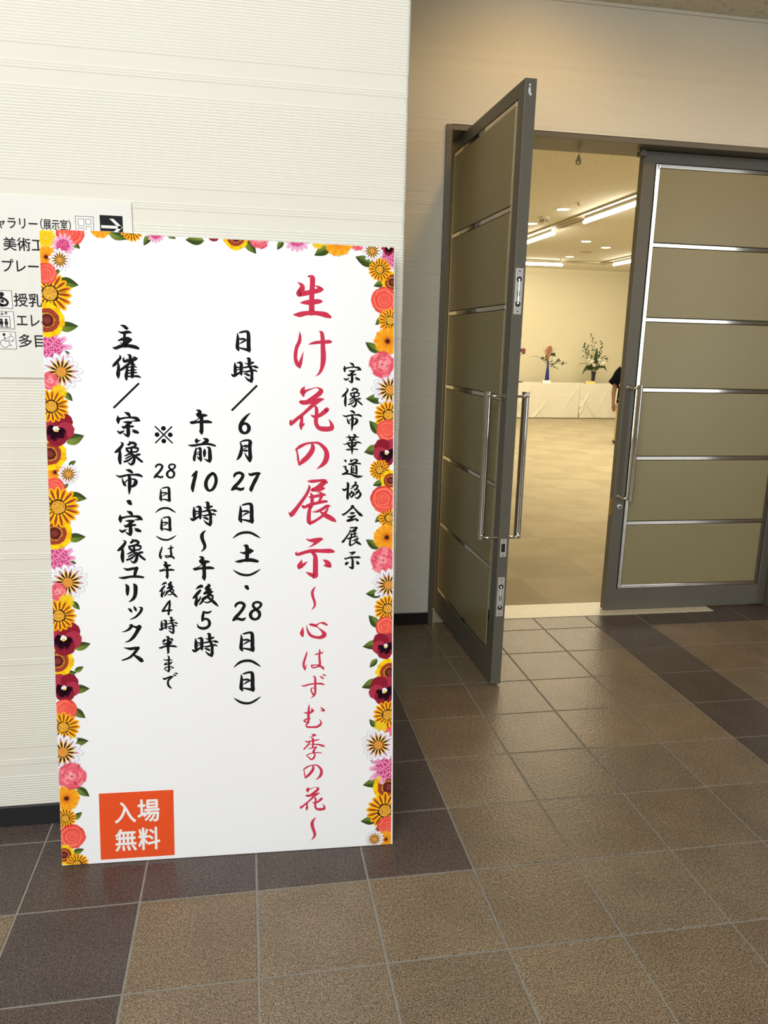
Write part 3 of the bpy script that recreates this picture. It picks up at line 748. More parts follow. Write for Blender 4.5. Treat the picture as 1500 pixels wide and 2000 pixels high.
# ================================================================ NOTICE BOARD
BW, BH, BT = 0.919, 1.699, 0.014
ub = Vector((0.9993, -0.0380, 0)).normalized()
vb = Vector((0.0043, 0.1130, 0.9936))
vb = (vb - ub * vb.dot(ub)).normalized()
yb_ = vb.cross(ub)
Mb = Matrix((ub, yb_, vb)).transposed().to_4x4()
Mb.translation = (-0.5188, 1.983, 0.0018)
board = bpy.data.objects.new('notice_board', None)
COL.objects.link(board)
board.matrix_world = Mb
tag(board, 'tall white notice board with flower border and brush lettering, leaning on the ribbed wall', 'notice board')

# panel: front sheet, its top edge a little wavy
tops = [(0.0, 1.699), (0.03, 1.702), (0.09, 1.7035), (0.17, 1.704), (0.24, 1.701), (0.32, 1.698), (0.48, 1.6975), (0.64, 1.6965), (0.80, 1.6945), (0.911, 1.694)]
outl = [(0, 0), (BW + 0.0035, 0.0)] + [(x, z) for x, z in reversed(tops)]
n = len(outl)
mb = MB()
vs = [(x, 0, z) for x, z in outl] + [(x, BT, z) for x, z in outl]
fs = [tuple(range(n)), tuple(range(2 * n - 1, n - 1, -1))]
mb.add(vs, fs, 0)
mb.add(vs, [(i, n + i, n + (i + 1) % n, (i + 1) % n) for i in range(n)], 1)
mb.build('panel', [MT['white_board'], MT['core']], board)


def top_at(x):
    for (a, b), (c, d) in zip(tops, tops[1:]):
        if a <= x <= c:
            return b + (d - b) * (x - a) / (c - a)
    return tops[-1][1]


def spline(pts, sub=5):
    if len(pts) < 3:
        out = []
        a, b = pts[0], pts[-1]
        for i in range(sub + 1):
            t = i / sub
            out.append(tuple(a[k] + (b[k] - a[k]) * t for k in range(3)))
        return out
    P = [pts[0]] + list(pts) + [pts[-1]]
    out = []
    for i in range(1, len(P) - 2):
        for j in range(sub):
            t = j / sub
            q = []
            for k in range(3):
                p0, p1, p2, p3 = P[i - 1][k], P[i][k], P[i + 1][k], P[i + 2][k]
                q.append(0.5 * (2 * p1 + (p2 - p0) * t + (2 * p0 - 5 * p1 + 4 * p2 - p3) * t * t + (3 * p1 - p0 - 3 * p2 + p3) * t ** 3))
            out.append(tuple(q))
    out.append(tuple(pts[-1]))
    return out


def brush(mb, pts, y, flat=False):
    """one brush stroke: a ribbon of changing width with rounded ends (metres)"""
    s = spline(pts) if not flat else list(pts)
    L, Rr = [], []
    for i, (x, z, w) in enumerate(s):
        a, b = s[max(i - 1, 0)], s[min(i + 1, len(s) - 1)]
        dx, dz = b[0] - a[0], b[1] - a[1]
        l = math.hypot(dx, dz) or 1e-9
        nx, nz = -dz / l, dx / l
        h = max(w, 0.0002) / 2
        L.append((x + nx * h, y, z + nz * h))
        Rr.append((x - nx * h, y, z - nz * h))
    m = len(s)
    mb.add(L + Rr, [(i, m + i, m + i + 1, i + 1) for i in range(m - 1)])
    if not flat:
        for e in (0, m - 1):
            x, z, w = s[e]
            h = w / 2
            if h > 0.0004:
                mb.add([(x + h * math.cos(2 * math.pi * k / 14), y, z + h * math.sin(2 * math.pi * k / 14)) for k in range(14)], [tuple(range(14))])


PARTS = {'title': ('title_lettering', 'ink_red'), 'organiser': ('organiser_lettering', 'ink_black'), 'date': ('date_lettering', 'ink_black'),
         'time': ('time_lettering', 'ink_black'), 'note': ('note_lettering', 'ink_black'), 'host': ('host_lettering', 'ink_black')}
WEIGHT = {'title': 1.03, 'organiser': 1.28}
for col_, items in COLUMNS.items():
    nm, mm = PARTS[col_]
    pe = bpy.data.objects.new(nm, None)
    COL.objects.link(pe)
    pe.parent = board
    for gi, (gl, cx, cz, sx, sz, wt) in enumerate(items):
        mb = MB()
        for si, st in enumerate(GLYPHS[gl].split(';')):
            pts = []
            for p in st.split():
                a, b, c = p.split(',')
                pts.append(((cx + float(a) / 10 * sx) / 1000, (cz + float(b) / 10 * sz) / 1000, float(c) / 10000 * (sx + sz) / 2 * wt * WEIGHT.get(col_, 1.13)))
            brush(mb, pts, -0.0004 - 0.00001 * (si % 10), flat=(gl == '／'))
        mb.build('character', MT[mm], pe)


def fit_text(txt, x0, z0, x1, z1, y, name, material, parent, bold=0.0, keep=False):
    """sign lettering in a plain gothic face, fitted to a box"""
    c = bpy.data.curves.new(name, 'FONT')
    c.body = txt
    o = bpy.data.objects.new(name, c)
    COL.objects.link(o)
    bpy.context.view_layer.update()
    dg = bpy.context.evaluated_depsgraph_get()
    me = bpy.data.meshes.new_from_object(o.evaluated_get(dg))
    bpy.data.objects.remove(o)
    bpy.data.curves.remove(c)
    xs = [v.co.x for v in me.vertices]
    zs = [v.co.y for v in me.vertices]
    ax, bx, az, bz = min(xs), max(xs), min(zs), max(zs)
    vs = [(x0 + (v.co.x - ax) / (bx - ax) * (x1 - x0), y, z0 + (v.co.y - az) / (bz - az) * (z1 - z0)) for v in me.vertices]
    fs = [tuple(p.vertices) for p in me.polygons]
    bpy.data.meshes.remove(me)
    if bold:
        # a heavier face: the same letterform laid over itself, shifted by a fraction of its stroke
        hgt = (z1 - z0)
        k = len(vs)
        allv, allf = [], []
        for i, (dx, dz) in enumerate(((0, 0), (1, 0), (-1, 0), (0, 1), (0, -1))):
            allv += [(p[0] + dx * bold * hgt, p[1] - i * 1e-6, p[2] + dz * bold * hgt) for p in vs]
            allf += [tuple(q + i * k for q in f) for f in fs]
        vs, fs = allv, allf
    if isinstance(parent, MB):
        parent.add(vs, fs)
        return None
    return MB().add(vs, fs).build(name, material, parent)


# orange admission sticker
mb = MB().box(0.1032, -0.0006, 0.0100, 0.3027, -0.0001, 0.2016)
stk = mb.build('orange_sticker', MT['orange'], board)
tm = MB()
for ch_, (x0, z1, x1, z0) in (('入', (.1439, .1732, .1999, .1140)), ('場', (.2055, .1777, .2635, .1137)), ('無', (.1439, .0944, .2001, .0322)), ('料', (.2057, .0957, .2632, .0316))):
    fit_text(ch_, x0, z0, x1, z1, -0.0009, 't', None, tm, bold=0.02)
tm.build('admission_lettering', MT['white_ink'], stk)

# ---- printed flower border


class Print:
    def __init__(self):
        self.mb = MB()

    def poly(self, pts, cols, y):
        """pts in mm, clipped to the sheet; cols one colour or one per point"""
        if not isinstance(cols, list):
            cols = [cols] * len(pts)
        P = [(p[0], p[1], c) for p, c in zip(pts, cols)]
        cxm = sum(p[0] for p in pts) / len(pts)
        lim = top_at(min(max(cxm / 1000, 0), 0.91)) * 1000 - 0.6
        xmax = 918.0 - 8.5 * (sum(p[1] for p in pts) / len(pts)) / 1699
        for ax, sgn, val in ((0, 1, 0.5), (0, -1, -xmax), (1, 1, 0.5), (1, -1, -lim)):
            out = []
            for i in range(len(P)):
                a, b = P[i], P[(i + 1) % len(P)]
                da, db = sgn * a[ax] - val, sgn * b[ax] - val
                if da >= 0:
                    out.append(a)
                if (da >= 0) != (db >= 0):
                    t = da / (da - db)
                    out.append((a[0] + (b[0] - a[0]) * t, a[1] + (b[1] - a[1]) * t, tuple(a[2][k] + (b[2][k] - a[2][k]) * t for k in range(3))))
            P = out
            if len(P) < 3:
                return
        self.mb.add([(p[0] / 1000, y, p[1] / 1000) for p in P], [tuple(range(len(P)))], 0, [p[2] for p in P])

    def disc(self, cx, cy, r, c, y, n=20, wob=0.0, rnd=None, c2=None, sy=1):
        pts = []
        for k in range(n):
            a = 2 * math.pi * k / n
            q = r * (1 + (rnd.uniform(-wob, wob) if wob else 0))
            pts.append((cx + q * math.cos(a), cy + q * sy * math.sin(a)))
        self.poly(pts, c, y)

    def petal(self, cx, cy, a, r0, r1, w, ci, co, y, tip=0.35, blunt=0.0):
        """from r0 to r1 along angle a; w = half width at its widest"""
        ca, sa = math.cos(a), math.sin(a)
        prof = [(0, 0.35), (0.25, 0.75), (0.55, 1.0), (0.8, 0.82), (0.93, 0.45 + blunt * 0.4), (1.0, blunt * 0.5)]
        L, Rr, cl, cr_ = [], [], [], []
        for t, q in prof:
            d = r0 + (r1 - r0) * t
            col = tuple(ci[k] + (co[k] - ci[k]) * t for k in range(3))
            L.append((cx + d * ca - q * w * sa, cy + d * sa + q * w * ca))
            Rr.append((cx + d * ca + q * w * sa, cy + d * sa - q * w * ca))
            cl.append(col)
        self.poly(L + Rr[::-1], cl + cl[::-1], y)


YEL, YEL2, GOLD = srgb(250, 205, 30), srgb(248, 178, 20), srgb(222, 160, 52)
BRN, RUST, DARK = srgb(140, 58, 38), srgb(178, 70, 30), srgb(48, 30, 20)
CORAL, CORAL2, CORAL3 = srgb(238, 92, 78), srgb(250, 122, 100), srgb(214, 62, 60)
PINK, PINK2, MAG = srgb(240, 186, 214), srgb(226, 140, 186), srgb(208, 72, 124)
WHT, GRY, WINE = srgb(240, 242, 245), srgb(196, 202, 212), srgb(140, 34, 58)
ORG, ORG2 = srgb(250, 160, 30), srgb(248, 186, 50)
CARN, CARN2 = srgb(238, 92, 112), srgb(252, 168, 168)
MAR, MAR2, PLUM = srgb(140, 30, 50), srgb(172, 52, 72), srgb(44, 14, 30)
GRN, GRN2, GRN3 = srgb(70, 92, 36), srgb(134, 152, 66), srgb(44, 58, 28)


def flower(pr, kind, cx, cy, r, rot, y, rnd):
    e = 0.000014
    if kind == 'L':
        a = R(rot)
        ca, sa = math.cos(a), math.sin(a)
        for side, ci, co in ((1, GRN, GRN3), (-1, GRN2, GRN)):
            pts, cols = [], []
            for i in range(9):
                t = i / 8
                q = math.sin(math.pi * t ** 0.8) * 0.52 * side
                d = (t * 2 - 1) * r
                pts.append((cx + d * ca - q * r * sa, cy + d * sa + q * r * ca))
                cols.append(tuple(ci[k] + (co[k] - ci[k]) * t for k in range(3)))
            pts.append((cx - r * ca, cy - r * sa))
            cols.append(ci)
            pr.poly(pts, cols, y)
        pr.poly([(cx - r * ca - 0.4 * sa, cy - r * sa + 0.4 * ca), (cx + r * ca, cy + r * sa), (cx - r * ca + 0.4 * sa, cy - r * sa - 0.4 * ca)], GRN2, y - e)
        for k in (-0.5, -0.2, 0.1, 0.4):
            for sgn in (1, -1):
                bx, by = cx + k * r * ca, cy + k * r * sa
                a2 = a + sgn * 0.75
                l = r * 0.42 * (1 - abs(k))
                pr.poly([(bx - .25 * math.sin(a2), by + .25 * math.cos(a2)), (bx + l * math.cos(a2), by + l * math.sin(a2)), (bx + .25 * math.sin(a2), by - .25 * math.cos(a2))], GRN3 if sgn < 0 else GRN2, y - e)
    elif kind == 'G':
        n = 17
        off = rnd.random()
        for layer in (0, 1):
            for k in range(n):
                if (k % 2) != layer:
                    continue
                a = 2 * math.pi * (k + off) / n
                rr_ = r * rnd.uniform(0.9, 1.0)
                pr.petal(cx, cy, a, r * 0.2, rr_, r * 0.155, YEL, YEL2, y - e * layer * 2, blunt=0.3)
                pr.petal(cx, cy, a, r * 0.34, rr_ * 0.93, r * 0.06, BRN, RUST, y - e * (layer * 2 + 1))
        pr.disc(cx, cy, r * 0.37, DARK, y - e * 4, 22, 0.12, rnd)
        pr.disc(cx, cy, r * 0.31, GOLD, y - e * 5, 20, 0.05, rnd)
        for _ in range(16):
            a, d = rnd.uniform(0, 6.28), r * 0.27 * rnd.random() ** 0.5
            pr.disc(cx + d * math.cos(a), cy + d * math.sin(a), r * 0.03, srgb(250, 205, 95) if rnd.random() < .6 else srgb(190, 120, 40), y - e * 6, 6)
    elif kind == 'W':
        n = 14
        off = rnd.random()
        for layer in (0, 1):
            for k in range(n):
                if (k % 2) != layer:
                    continue
                a = 2 * math.pi * (k + off) / n
                rr_ = r * rnd.uniform(0.85, 1.02)
                pr.petal(cx, cy, a, r * 0.2, rr_, r * 0.17, GRY, GRY, y - e * layer * 3)
                pr.petal(cx, cy, a, r * 0.2, rr_ * 0.97, r * 0.15, WHT, WHT, y - e * (layer * 3 + 0.5))
                pr.petal(cx, cy, a, r * 0.2, r * 0.60, r * 0.12, YEL, srgb(246, 226, 140), y - e * (layer * 3 + 1))
                pr.petal(cx, cy, a, r * 0.36, rr_ * 0.80, r * 0.06, WINE, srgb(226, 190, 204), y - e * (layer * 3 + 1.5))
        for k in range(n):
            a = 2 * math.pi * (k + off) / n
            pr.petal(cx, cy, a, r * 0.22, r * 0.52, r * 0.05, DARK, srgb(90, 18, 34), y - e * 6)
        pr.disc(cx, cy, r * 0.265, srgb(110, 60, 20), y - e * 6.5, 18, 0.08, rnd)
        pr.disc(cx, cy, r * 0.235, srgb(222, 150, 62), y - e * 7, 18, 0.04, rnd)
    elif kind == 'R':
        n = 22
        for k in range(n):
            a = 2 * math.pi * (k + rnd.uniform(-.2, .2)) / n
            pr.petal(cx, cy, a, r * 0.4, r * rnd.uniform(0.94, 1.02), r * 0.17, YEL2, srgb(252, 220, 24) if k % 3 else srgb(238, 186, 18), y - e * (k % 2), blunt=0.9)
        pr.disc(cx, cy, r * 0.68, srgb(158, 64, 44), y - e * 2, 40, 0.035, rnd)
        pr.disc(cx, cy, r * 0.43, srgb(205, 150, 60), y - e * 3, 30, 0.09, rnd)
        pr.disc(cx, cy, r * 0.37, srgb(96, 34, 28), y - e * 4, 30, 0.06, rnd)
        pr.disc(cx, cy, r * 0.20, srgb(128, 56, 50), y - e * 5, 16, 0.15, rnd)
    elif kind == 'C':
        pr.disc(cx, cy, r, CORAL3, y, 30, 0.035, rnd)
        q = 0.95
        i = 0
        while q > 0.1:
            ox, oy = rnd.uniform(-.09, .09) * r * q, rnd.uniform(-.09, .09) * r * q
            pr.disc(cx + ox, cy + oy, r * q, (CORAL, CORAL2, srgb(232, 80, 70))[i % 3], y - e * (0.5 + i * 0.7), 22, 0.075, rnd)
            q *= 0.84
            i += 1
        pr.disc(cx, cy, r * 0.1, CORAL3, y - e * 8, 8)
    elif kind == 'P':
        n = 15
        for k in range(n):
            a = 2 * math.pi * k / n + 0.1
            pr.petal(cx, cy, a, r * 0.3, r * rnd.uniform(0.86, 1.0), r * 0.13, PINK2, PINK, y - e * (k % 2), blunt=0.4)
        pr.disc(cx, cy, r * 0.52, MAG, y - e * 3, 24, 0.10, rnd)
        for _ in range(34):
            a, d = rnd.uniform(0, 6.28), r * 0.46 * rnd.random() ** 0.5
            pr.disc(cx + d * math.cos(a), cy + d * math.sin(a), r * 0.035, srgb(232, 130, 166), y - e * 4, 5)
    elif kind == 'K':
        for da in (-78, -40, -8, 24, 60):
            a = R(rot + da)
            pr.petal(cx, cy, a, r * 0.5, r * rnd.uniform(1.45, 1.75), r * 0.24, PINK2, PINK, y, blunt=0.7)
            pr.petal(cx, cy, a + 0.04, r * 0.7, r * 1.4, r * 0.06, MAG, PINK2, y - e)
        n = 30
        for k in range(n):
            a = 2 * math.pi * k / n
            pr.petal(cx, cy, a, r * 0.6, r * rnd.uniform(1.0, 1.14), r * 0.07, srgb(222, 110, 160), PINK2, y - e * 1.5)
        pr.disc(cx, cy, r * 0.94, srgb(214, 92, 146), y - e * 2, 26, 0.05, rnd)
        for i in range(7):
            q = r * (0.12 + 0.125 * i)
            m = max(5, int(q / r * 30))
            for k in range(m):
                a = 2 * math.pi * (k + 0.5 * (i % 2)) / m
                pr.disc(cx + q * math.cos(a), cy + q * math.sin(a), r * 0.062, srgb(244, 168, 200) if (k + i) % 3 else srgb(176, 40, 96), y - e * 3, 6)
    elif kind == 'O':
        n = 20
        for k in range(n):
            a = 2 * math.pi * k / n
            pr.petal(cx, cy, a, r * 0.08, r * rnd.uniform(0.92, 1.03), r * 0.17, srgb(244, 140, 26), (ORG2 if k % 2 else ORG), y - e * (k % 2), blunt=0.8)
        for k in range(n):
            a = 2 * math.pi * (k + .5) / n
            pr.petal(cx, cy, a, r * 0.25, r * 0.85, r * 0.02, srgb(236, 130, 20), srgb(236, 150, 30), y - e * 2)
        pr.disc(cx, cy, r * 0.24, srgb(206, 100, 24), y - e * 3, 18, 0.12, rnd)
        pr.disc(cx, cy, r * 0.165, srgb(74, 36, 24), y - e * 4, 16, 0.06, rnd)
    elif kind == 'D':
        shades = (srgb(238, 96, 116), srgb(226, 70, 94), srgb(246, 134, 146), srgb(232, 84, 104))
        for ring, (q, n) in enumerate(((1.04, 9), (0.78, 7), (0.52, 5))):
            off = rnd.uniform(0, 6.28)
            for j in range(n):
                a0 = off + 2 * math.pi * j / n
                rr_ = r * q * rnd.uniform(0.86, 1.04)
                c1 = shades[(j + ring) % 4]
                pts, cols = [(cx, cy)], [srgb(250, 168, 170)]
                m = 11
                sp = 1.25 * math.pi / n
                for i in range(m + 1):
                    a = a0 - sp + 2 * sp * i / m
                    d = rr_ * (1.0 if i % 2 else 0.86)
                    pts.append((cx + d * math.cos(a), cy + d * math.sin(a)))
                    cols.append(srgb(216, 56, 84) if i % 2 else c1)
                pr.poly(pts, cols, y - e * (ring * 2 + (j % 2) * 0.8))
                for i in range(3):
                    a = a0 + rnd.uniform(-.8, .8) * sp
                    pr.petal(cx, cy, a, rr_ * rnd.uniform(.2, .45), rr_ * rnd.uniform(.75, .95), r * 0.03, srgb(254, 206, 204), c1, y - e * (ring * 2 + 1.2))
        pr.disc(cx, cy, r * 0.08, srgb(206, 52, 80), y - e * 7, 8, 0.2, rnd)
    elif kind == 'Y':
        for i, (n, q) in enumerate(((26, 1.0), (22, 0.8), (18, 0.6), (12, 0.4), (8, 0.22))):
            for k in range(n):
                a = 2 * math.pi * (k + rnd.uniform(-.3, .3)) / n
                pr.petal(cx, cy, a, r * q * 0.3, r * q * rnd.uniform(0.9, 1.06), r * 0.07, srgb(222, 170, 14), srgb(252, 216, 40), y - e * (i + (k % 2) * 0.5), blunt=0.5)
    elif kind == 'V':
        sgn = 1 if cx < 450 else -1
        lobes = [(-.35, .42, .60, MAR2), (.35, .42, .60, MAR), (-.52, -.08, .52, MAR2), (.52, -.08, .52, MAR2), (0.05, -.42, .60, MAR)]
        for i, (dx, dy, q, c) in enumerate(lobes):
            pr.disc(cx + dx * r * sgn, cy + dy * r, r * q, c, y - e * i * 0.6, 24, 0.06, rnd)
        for a, l in ((200, .62), (250, .66), (300, .62), (345, .55), (165, .5)):
            a = R(a) if sgn > 0 else R(180 - a)
            for q in (-.22, -.08, .08, .22):
                pr.petal(cx, cy, a + q, r * 0.1, r * l * rnd.uniform(.85, 1.1), r * 0.13, PLUM, srgb(64, 18, 40), y - e * 4, blunt=0.6)
        pr.disc(cx, cy + r * .02, r * 0.17, WHT, y - e * 5, 12, 0.25, rnd)
        pr.disc(cx, cy - r * .06, r * 0.09, srgb(250, 200, 30), y - e * 6, 10, 0.1, rnd)


prints = {'left': Print(), 'right': Print(), 'top': Print()}
rnd = random.Random(3)
fi = 0
for it in FLOWERS.split():
    k, x, y_, r, a = it.split(',')
    x, y_, r, a = float(x), float(y_), float(r) * (1.28 if k == 'L' else 1.06), float(a)
    side = 'top' if (y_ > 1630 and 110 < x < 830) else ('left' if x < 450 else 'right')
    if k == 'L':
        yy = -0.00030 - 0.00003 * (fi % 3)
    else:
        yy = -0.00045 - 0.00013 * (fi % 7)
    flower(prints[side], k, x, y_, r, a, yy, rnd)
    fi += 1
for s in ('left', 'right', 'top'):
    prints[s].mb.build('flower_border', MT['print'], board)

# ================================================================ WALL DIRECTORY SIGN
SX, SZ, SY = -0.286, 1.319, 2.1957
sg = empty('directory_sign', (SX, SY, SZ), 'ivory wall directory with pictograms, half hidden behind the notice board', 'sign')
MB().box(-0.95, -0.0042, 0, 0, 0, 0.452).build('sign_plate', MT['sign'], sg, bevel=0.001)
YF = -0.0046


def S(x0, x1, z0, z1):
    return x0 - SX, z0 - SZ, x1 - SX, z1 - SZ


for txt, bx in (('ギャラリー', (-0.6415, -0.5185, 1.6925, 1.7215)), ('（展示室）', (-0.511, -0.438, 1.6945, 1.7205)), ('美術工', (-0.6035, -0.505, 1.640, 1.672)),
                ('プレー', (-0.610, -0.5225, 1.588, 1.6185)), ('授乳', (-0.588, -0.5205, 1.502, 1.535)), ('エレベ', (-0.585, -0.498, 1.453, 1.481)), ('多目', (-0.584, -0.519, 1.399, 1.432))):
    x0, z0, x1, z1 = S(*bx)
    fit_text(txt, x0, z0, x1, z1, YF, 'lettering', MT['sign_ink'], sg, bold=0.014)


def framed(x0, x1, z0, z1):
    x0, z0, x1, z1 = S(x0, x1, z0, z1)
    p = MB().box(x0, YF, z0, x1, YF + 0.001, z1).build('pictogram', MT['sign_white'], sg)
    t = 0.0011
    mb = MB()
    for a, b, c, d in ((x0, z0, x1, z0 + t), (x0, z1 - t, x1, z1), (x0, z0, x0 + t, z1), (x1 - t, z0, x1, z1)):
        mb.box(a, YF - 0.0003, b, c, YF, d)
    return p, mb, x0, z0, x1 - x0, z1 - z0


def rect(mb, x0, z0, s, a, b, c, d, t=None):
    if t is None:
        mb.box(x0 + a * s, YF - 0.0003, z0 + b * s, x0 + c * s, YF, z0 + d * s)
    else:
        for q in ((a, b, c, b + t), (a, d - t, c, d), (a, b, a + t, d), (c - t, b, c, d)):
            mb.box(x0 + q[0] * s, YF - 0.0003, z0 + q[1] * s, x0 + q[2] * s, YF, z0 + q[3] * s)


def dot(mb, x0, z0, s, a, b, r):
    mb.add([(x0 + (a + r * math.cos(2 * math.pi * k / 16)) * s, YF - 0.0003, z0 + (b + r * math.sin(2 * math.pi * k / 16)) * s) for k in range(16)], [tuple(range(16))])


def line(mb, x0, z0, s, pts, w):
    brush(mb, [(x0 + a * s, z0 + b * s, w * s) for a, b in pts], YF - 0.0003)


# gallery: framed pictures
p, mb, x0, z0, w, h = framed(-0.426, -0.3815, 1.687, 1.7315)
for q in ((.14, .46, .48, .86), (.56, .56, .86, .86), (.56, .14, .86, .46), (.14, .14, .46, .36)):
    rect(mb, x0, z0, w, *q, t=0.022)
mb.build('drawing', MT['sign_ink'], p)
# white arrow on charcoal
x0, z0, x1, z1 = S(-0.366, -0.3095, 1.680, 1.7365)
p = MB().box(x0, YF, z0, x1, YF + 0.001, z1).build('pictogram', MT['sign_ink'], sg)
s = x1 - x0
mb = MB()
rect(mb, x0, z0, s, 0.05, 0.44, 0.93, 0.56)
for sg_ in (1, -1):
    mb.add([(x0 + a * s, YF - 0.0003, z0 + (0.5 + sg_ * b) * s) for a, b in ((0.98, 0.0), (0.60, 0.36), (0.42, 0.36), (0.80, 0.0))], [(0, 1, 2, 3)])
mb.build('arrow', MT['sign_white'], p)
# nursing room
p, mb, x0, z0, w, h = framed(-0.637, -0.592, 1.496, 1.541)
dot(mb, x0, z0, w, .45, .78, .13)
line(mb, x0, z0, w, [(.40, .60), (.62, .50), (.74, .36), (.66, .20), (.46, .16)], .13)
line(mb, x0, z0, w, [(.30, .56), (.26, .36), (.34, .2), (.44, .17)], .16)
dot(mb, x0, z0, w, .46, .40, .09)
mb.build('drawing', MT['sign_ink'], p)
# lift
p, mb, x0, z0, w, h = framed(-0.636, -0.591, 1.444, 1.489)
rect(mb, x0, z0, w, .12, .08, .78, .72, t=0.03)
for a in (.30, .56):
    dot(mb, x0, z0, w, a, .52, .07)
    rect(mb, x0, z0, w, a - .09, .26, a + .09, .45)
    rect(mb, x0, z0, w, a - .06, .12, a - .01, .3)
    rect(mb, x0, z0, w, a + .01, .12, a + .06, .3)
line(mb, x0, z0, w, [(.36, .94), (.36, .80)], .04)
line(mb, x0, z0, w, [(.28, .87), (.36, .79), (.44, .87)], .035)
line(mb, x0, z0, w, [(.58, .80), (.58, .94)], .04)
line(mb, x0, z0, w, [(.50, .87), (.58, .95), (.66, .87)], .035)
mb.build('drawing', MT['sign_ink'], p)
# accessible toilet: wheelchair and a helper
p, mb, x0, z0, w, h = framed(-0.635, -0.590, 1.393, 1.438)
dot(mb, x0, z0, w, .36, .82, .08)
line(mb, x0, z0, w, [(.38, .70), (.40, .46), (.58, .46), (.66, .22), (.74, .22)], .035)
line(mb, x0, z0, w, [(.38, .62), (.54, .60)], .03)
line(mb, x0, z0, w, [(.36, .54), (.18, .46), (.14, .28), (.28, .12), (.48, .12), (.58, .24)], .028)
line(mb, x0, z0, w, [(.68, .82), (.72, .88), (.78, .82), (.72, .76), (.68, .82)], .02)
line(mb, x0, z0, w, [(.60, .70), (.86, .70), (.86, .50), (.66, .46), (.60, .70)], .02)
dot(mb, x0, z0, w, .80, .48, .035)
mb.build('drawing', MT['sign_ink'], p)

# ================================================================ LAMPS
M_TUBE = mat('tube_glow', (1, 1, 1), 0.5, emit=((1.0, 0.96, 0.83), 20))
M_DOWN = mat('downlight_glow', (1, 1, 1), 0.5, emit=((1.0, 0.93, 0.72), 6))
M_CREAM = mat('fitting_cream', (0.72, 0.67, 0.52), 0.5)
M_TRACK = mat('track_tan', (0.42, 0.36, 0.25), 0.6)
M_SLOT = mat('track_slot_dark', (0.10, 0.08, 0.05), 0.6)


def fluorescent(a, b, label):
    a, b = Vector(a), Vector(b)
    mid = (a + b) / 2
    root = empty('fluorescent_light', (mid.x, mid.y, 3.05), label, 'ceiling light', 'bare tubes hung below the ceiling tracks')
    d = (b - a).normalized()
    L = (b - a).length / 2
    ang = math.atan2(d.y, d.x)
    mb = MB().tube([d * -L + Vector((0, 0, -0.078)), d * -(L - 0.02) + Vector((0, 0, -0.078)), d * (L - 0.02) + Vector((0, 0, -0.078)), d * L + Vector((0, 0, -0.078))], [0.016, 0.023, 0.023, 0.016], 14)
    mb.build('tube', M_TUBE, root, smooth=True)
    m2 = MB().box(-L * 0.92, -0.022, -0.052, L * 0.92, 0.022, -0.0225, rz=ang)
    m2.build('housing', M_CREAM, root)
    for q in (-1, 1):
        p = d * (q * L * 0.86)
        m3 = MB().box(p.x - 0.012, p.y - 0.012, -0.060, p.x + 0.012, p.y + 0.012, -0.0225)
        m3.build('bracket', M_CREAM, root)
    return root


fluorescent((4.17, 9.55, 0), (4.17, 8.10, 0), 'bright fluorescent tube nearest the closed leaf, on the slanting track')
fluorescent((4.19, 11.85, 0), (4.19, 10.55, 0), 'bright fluorescent tube beside the open leaf, farther along the slanting track')
fluorescent((4.70, 14.5, 0), (5.93, 14.4, 0), 'fluorescent tube running level above the far wall, beside the open leaf')
fluorescent((6.76, 14.0, 0), (6.76, 12.7, 0), 'short visible end of fluorescent tube at the far right, beside the closed leaf')


def track(name, x0, y0, x1, y1, label):
    a = (y1 - y0) > (x1 - x0)
    root = empty(name, ((x0 + x1) / 2, (y0 + y1) / 2, 3.05), label, 'light track', 'recessed tracks in the room ceiling')
    hx, hy = (x1 - x0) / 2, (y1 - y0) / 2
    MB().box(-hx, -hy, -0.020, hx, hy, -0.001).build('rail', M_TRACK, root)
    mb = MB()
    if a:
        for q in (-0.055, 0.045):
            mb.box(q, -hy, -0.0215, q + 0.014, hy, -0.0195)
    else:
        for q in (-0.055, 0.045):
            mb.box(-hx, q, -0.0215, hx, q + 0.014, -0.0195)
    mb.build('slot', M_SLOT, root)


track('light_track', 4.07, 5.0, 4.29, 14.35, 'cream ceiling track slanting across the doorway view')
track('light_track', 4.07, 14.37, 6.88, 14.59, 'cream ceiling track running level above the far wall')
track('light_track', 6.66, 5.0, 6.88, 14.35, 'cream ceiling track at the far right, by the closed leaf')


def downlight(x, y, z, r, label, group):
    root = empty('downlight', (x, y, z), label, 'downlight', group)
    MB().lathe([(r * 1.15, 0), (r * 1.15, -0.004), (r * 0.9, -0.006)], (0, 0, 0), 28).build('ring', M_CREAM, root)
    MB().lathe([(r * 0.86, -0.004), (r * 0.86, -0.008), (r * 0.4, -0.009)], (0, 0, 0), 24).build('lens', M_DOWN, root)
    return root


for x, y, lb in ((3.74, 9.19, 'largest round downlight, near the smoke detector'), (3.78, 10.34, 'round downlight at the edge of the open leaf'),
                 (5.18, 11.72, 'round downlight behind the slanting track, left of two'), (5.78, 12.29, 'round downlight behind the slanting track, right of two'),
                 (5.77, 13.72, 'small far round downlight just above the level tube')):
    downlight(x, y, 3.05, 0.085, lb, 'downlights in the room ceiling')

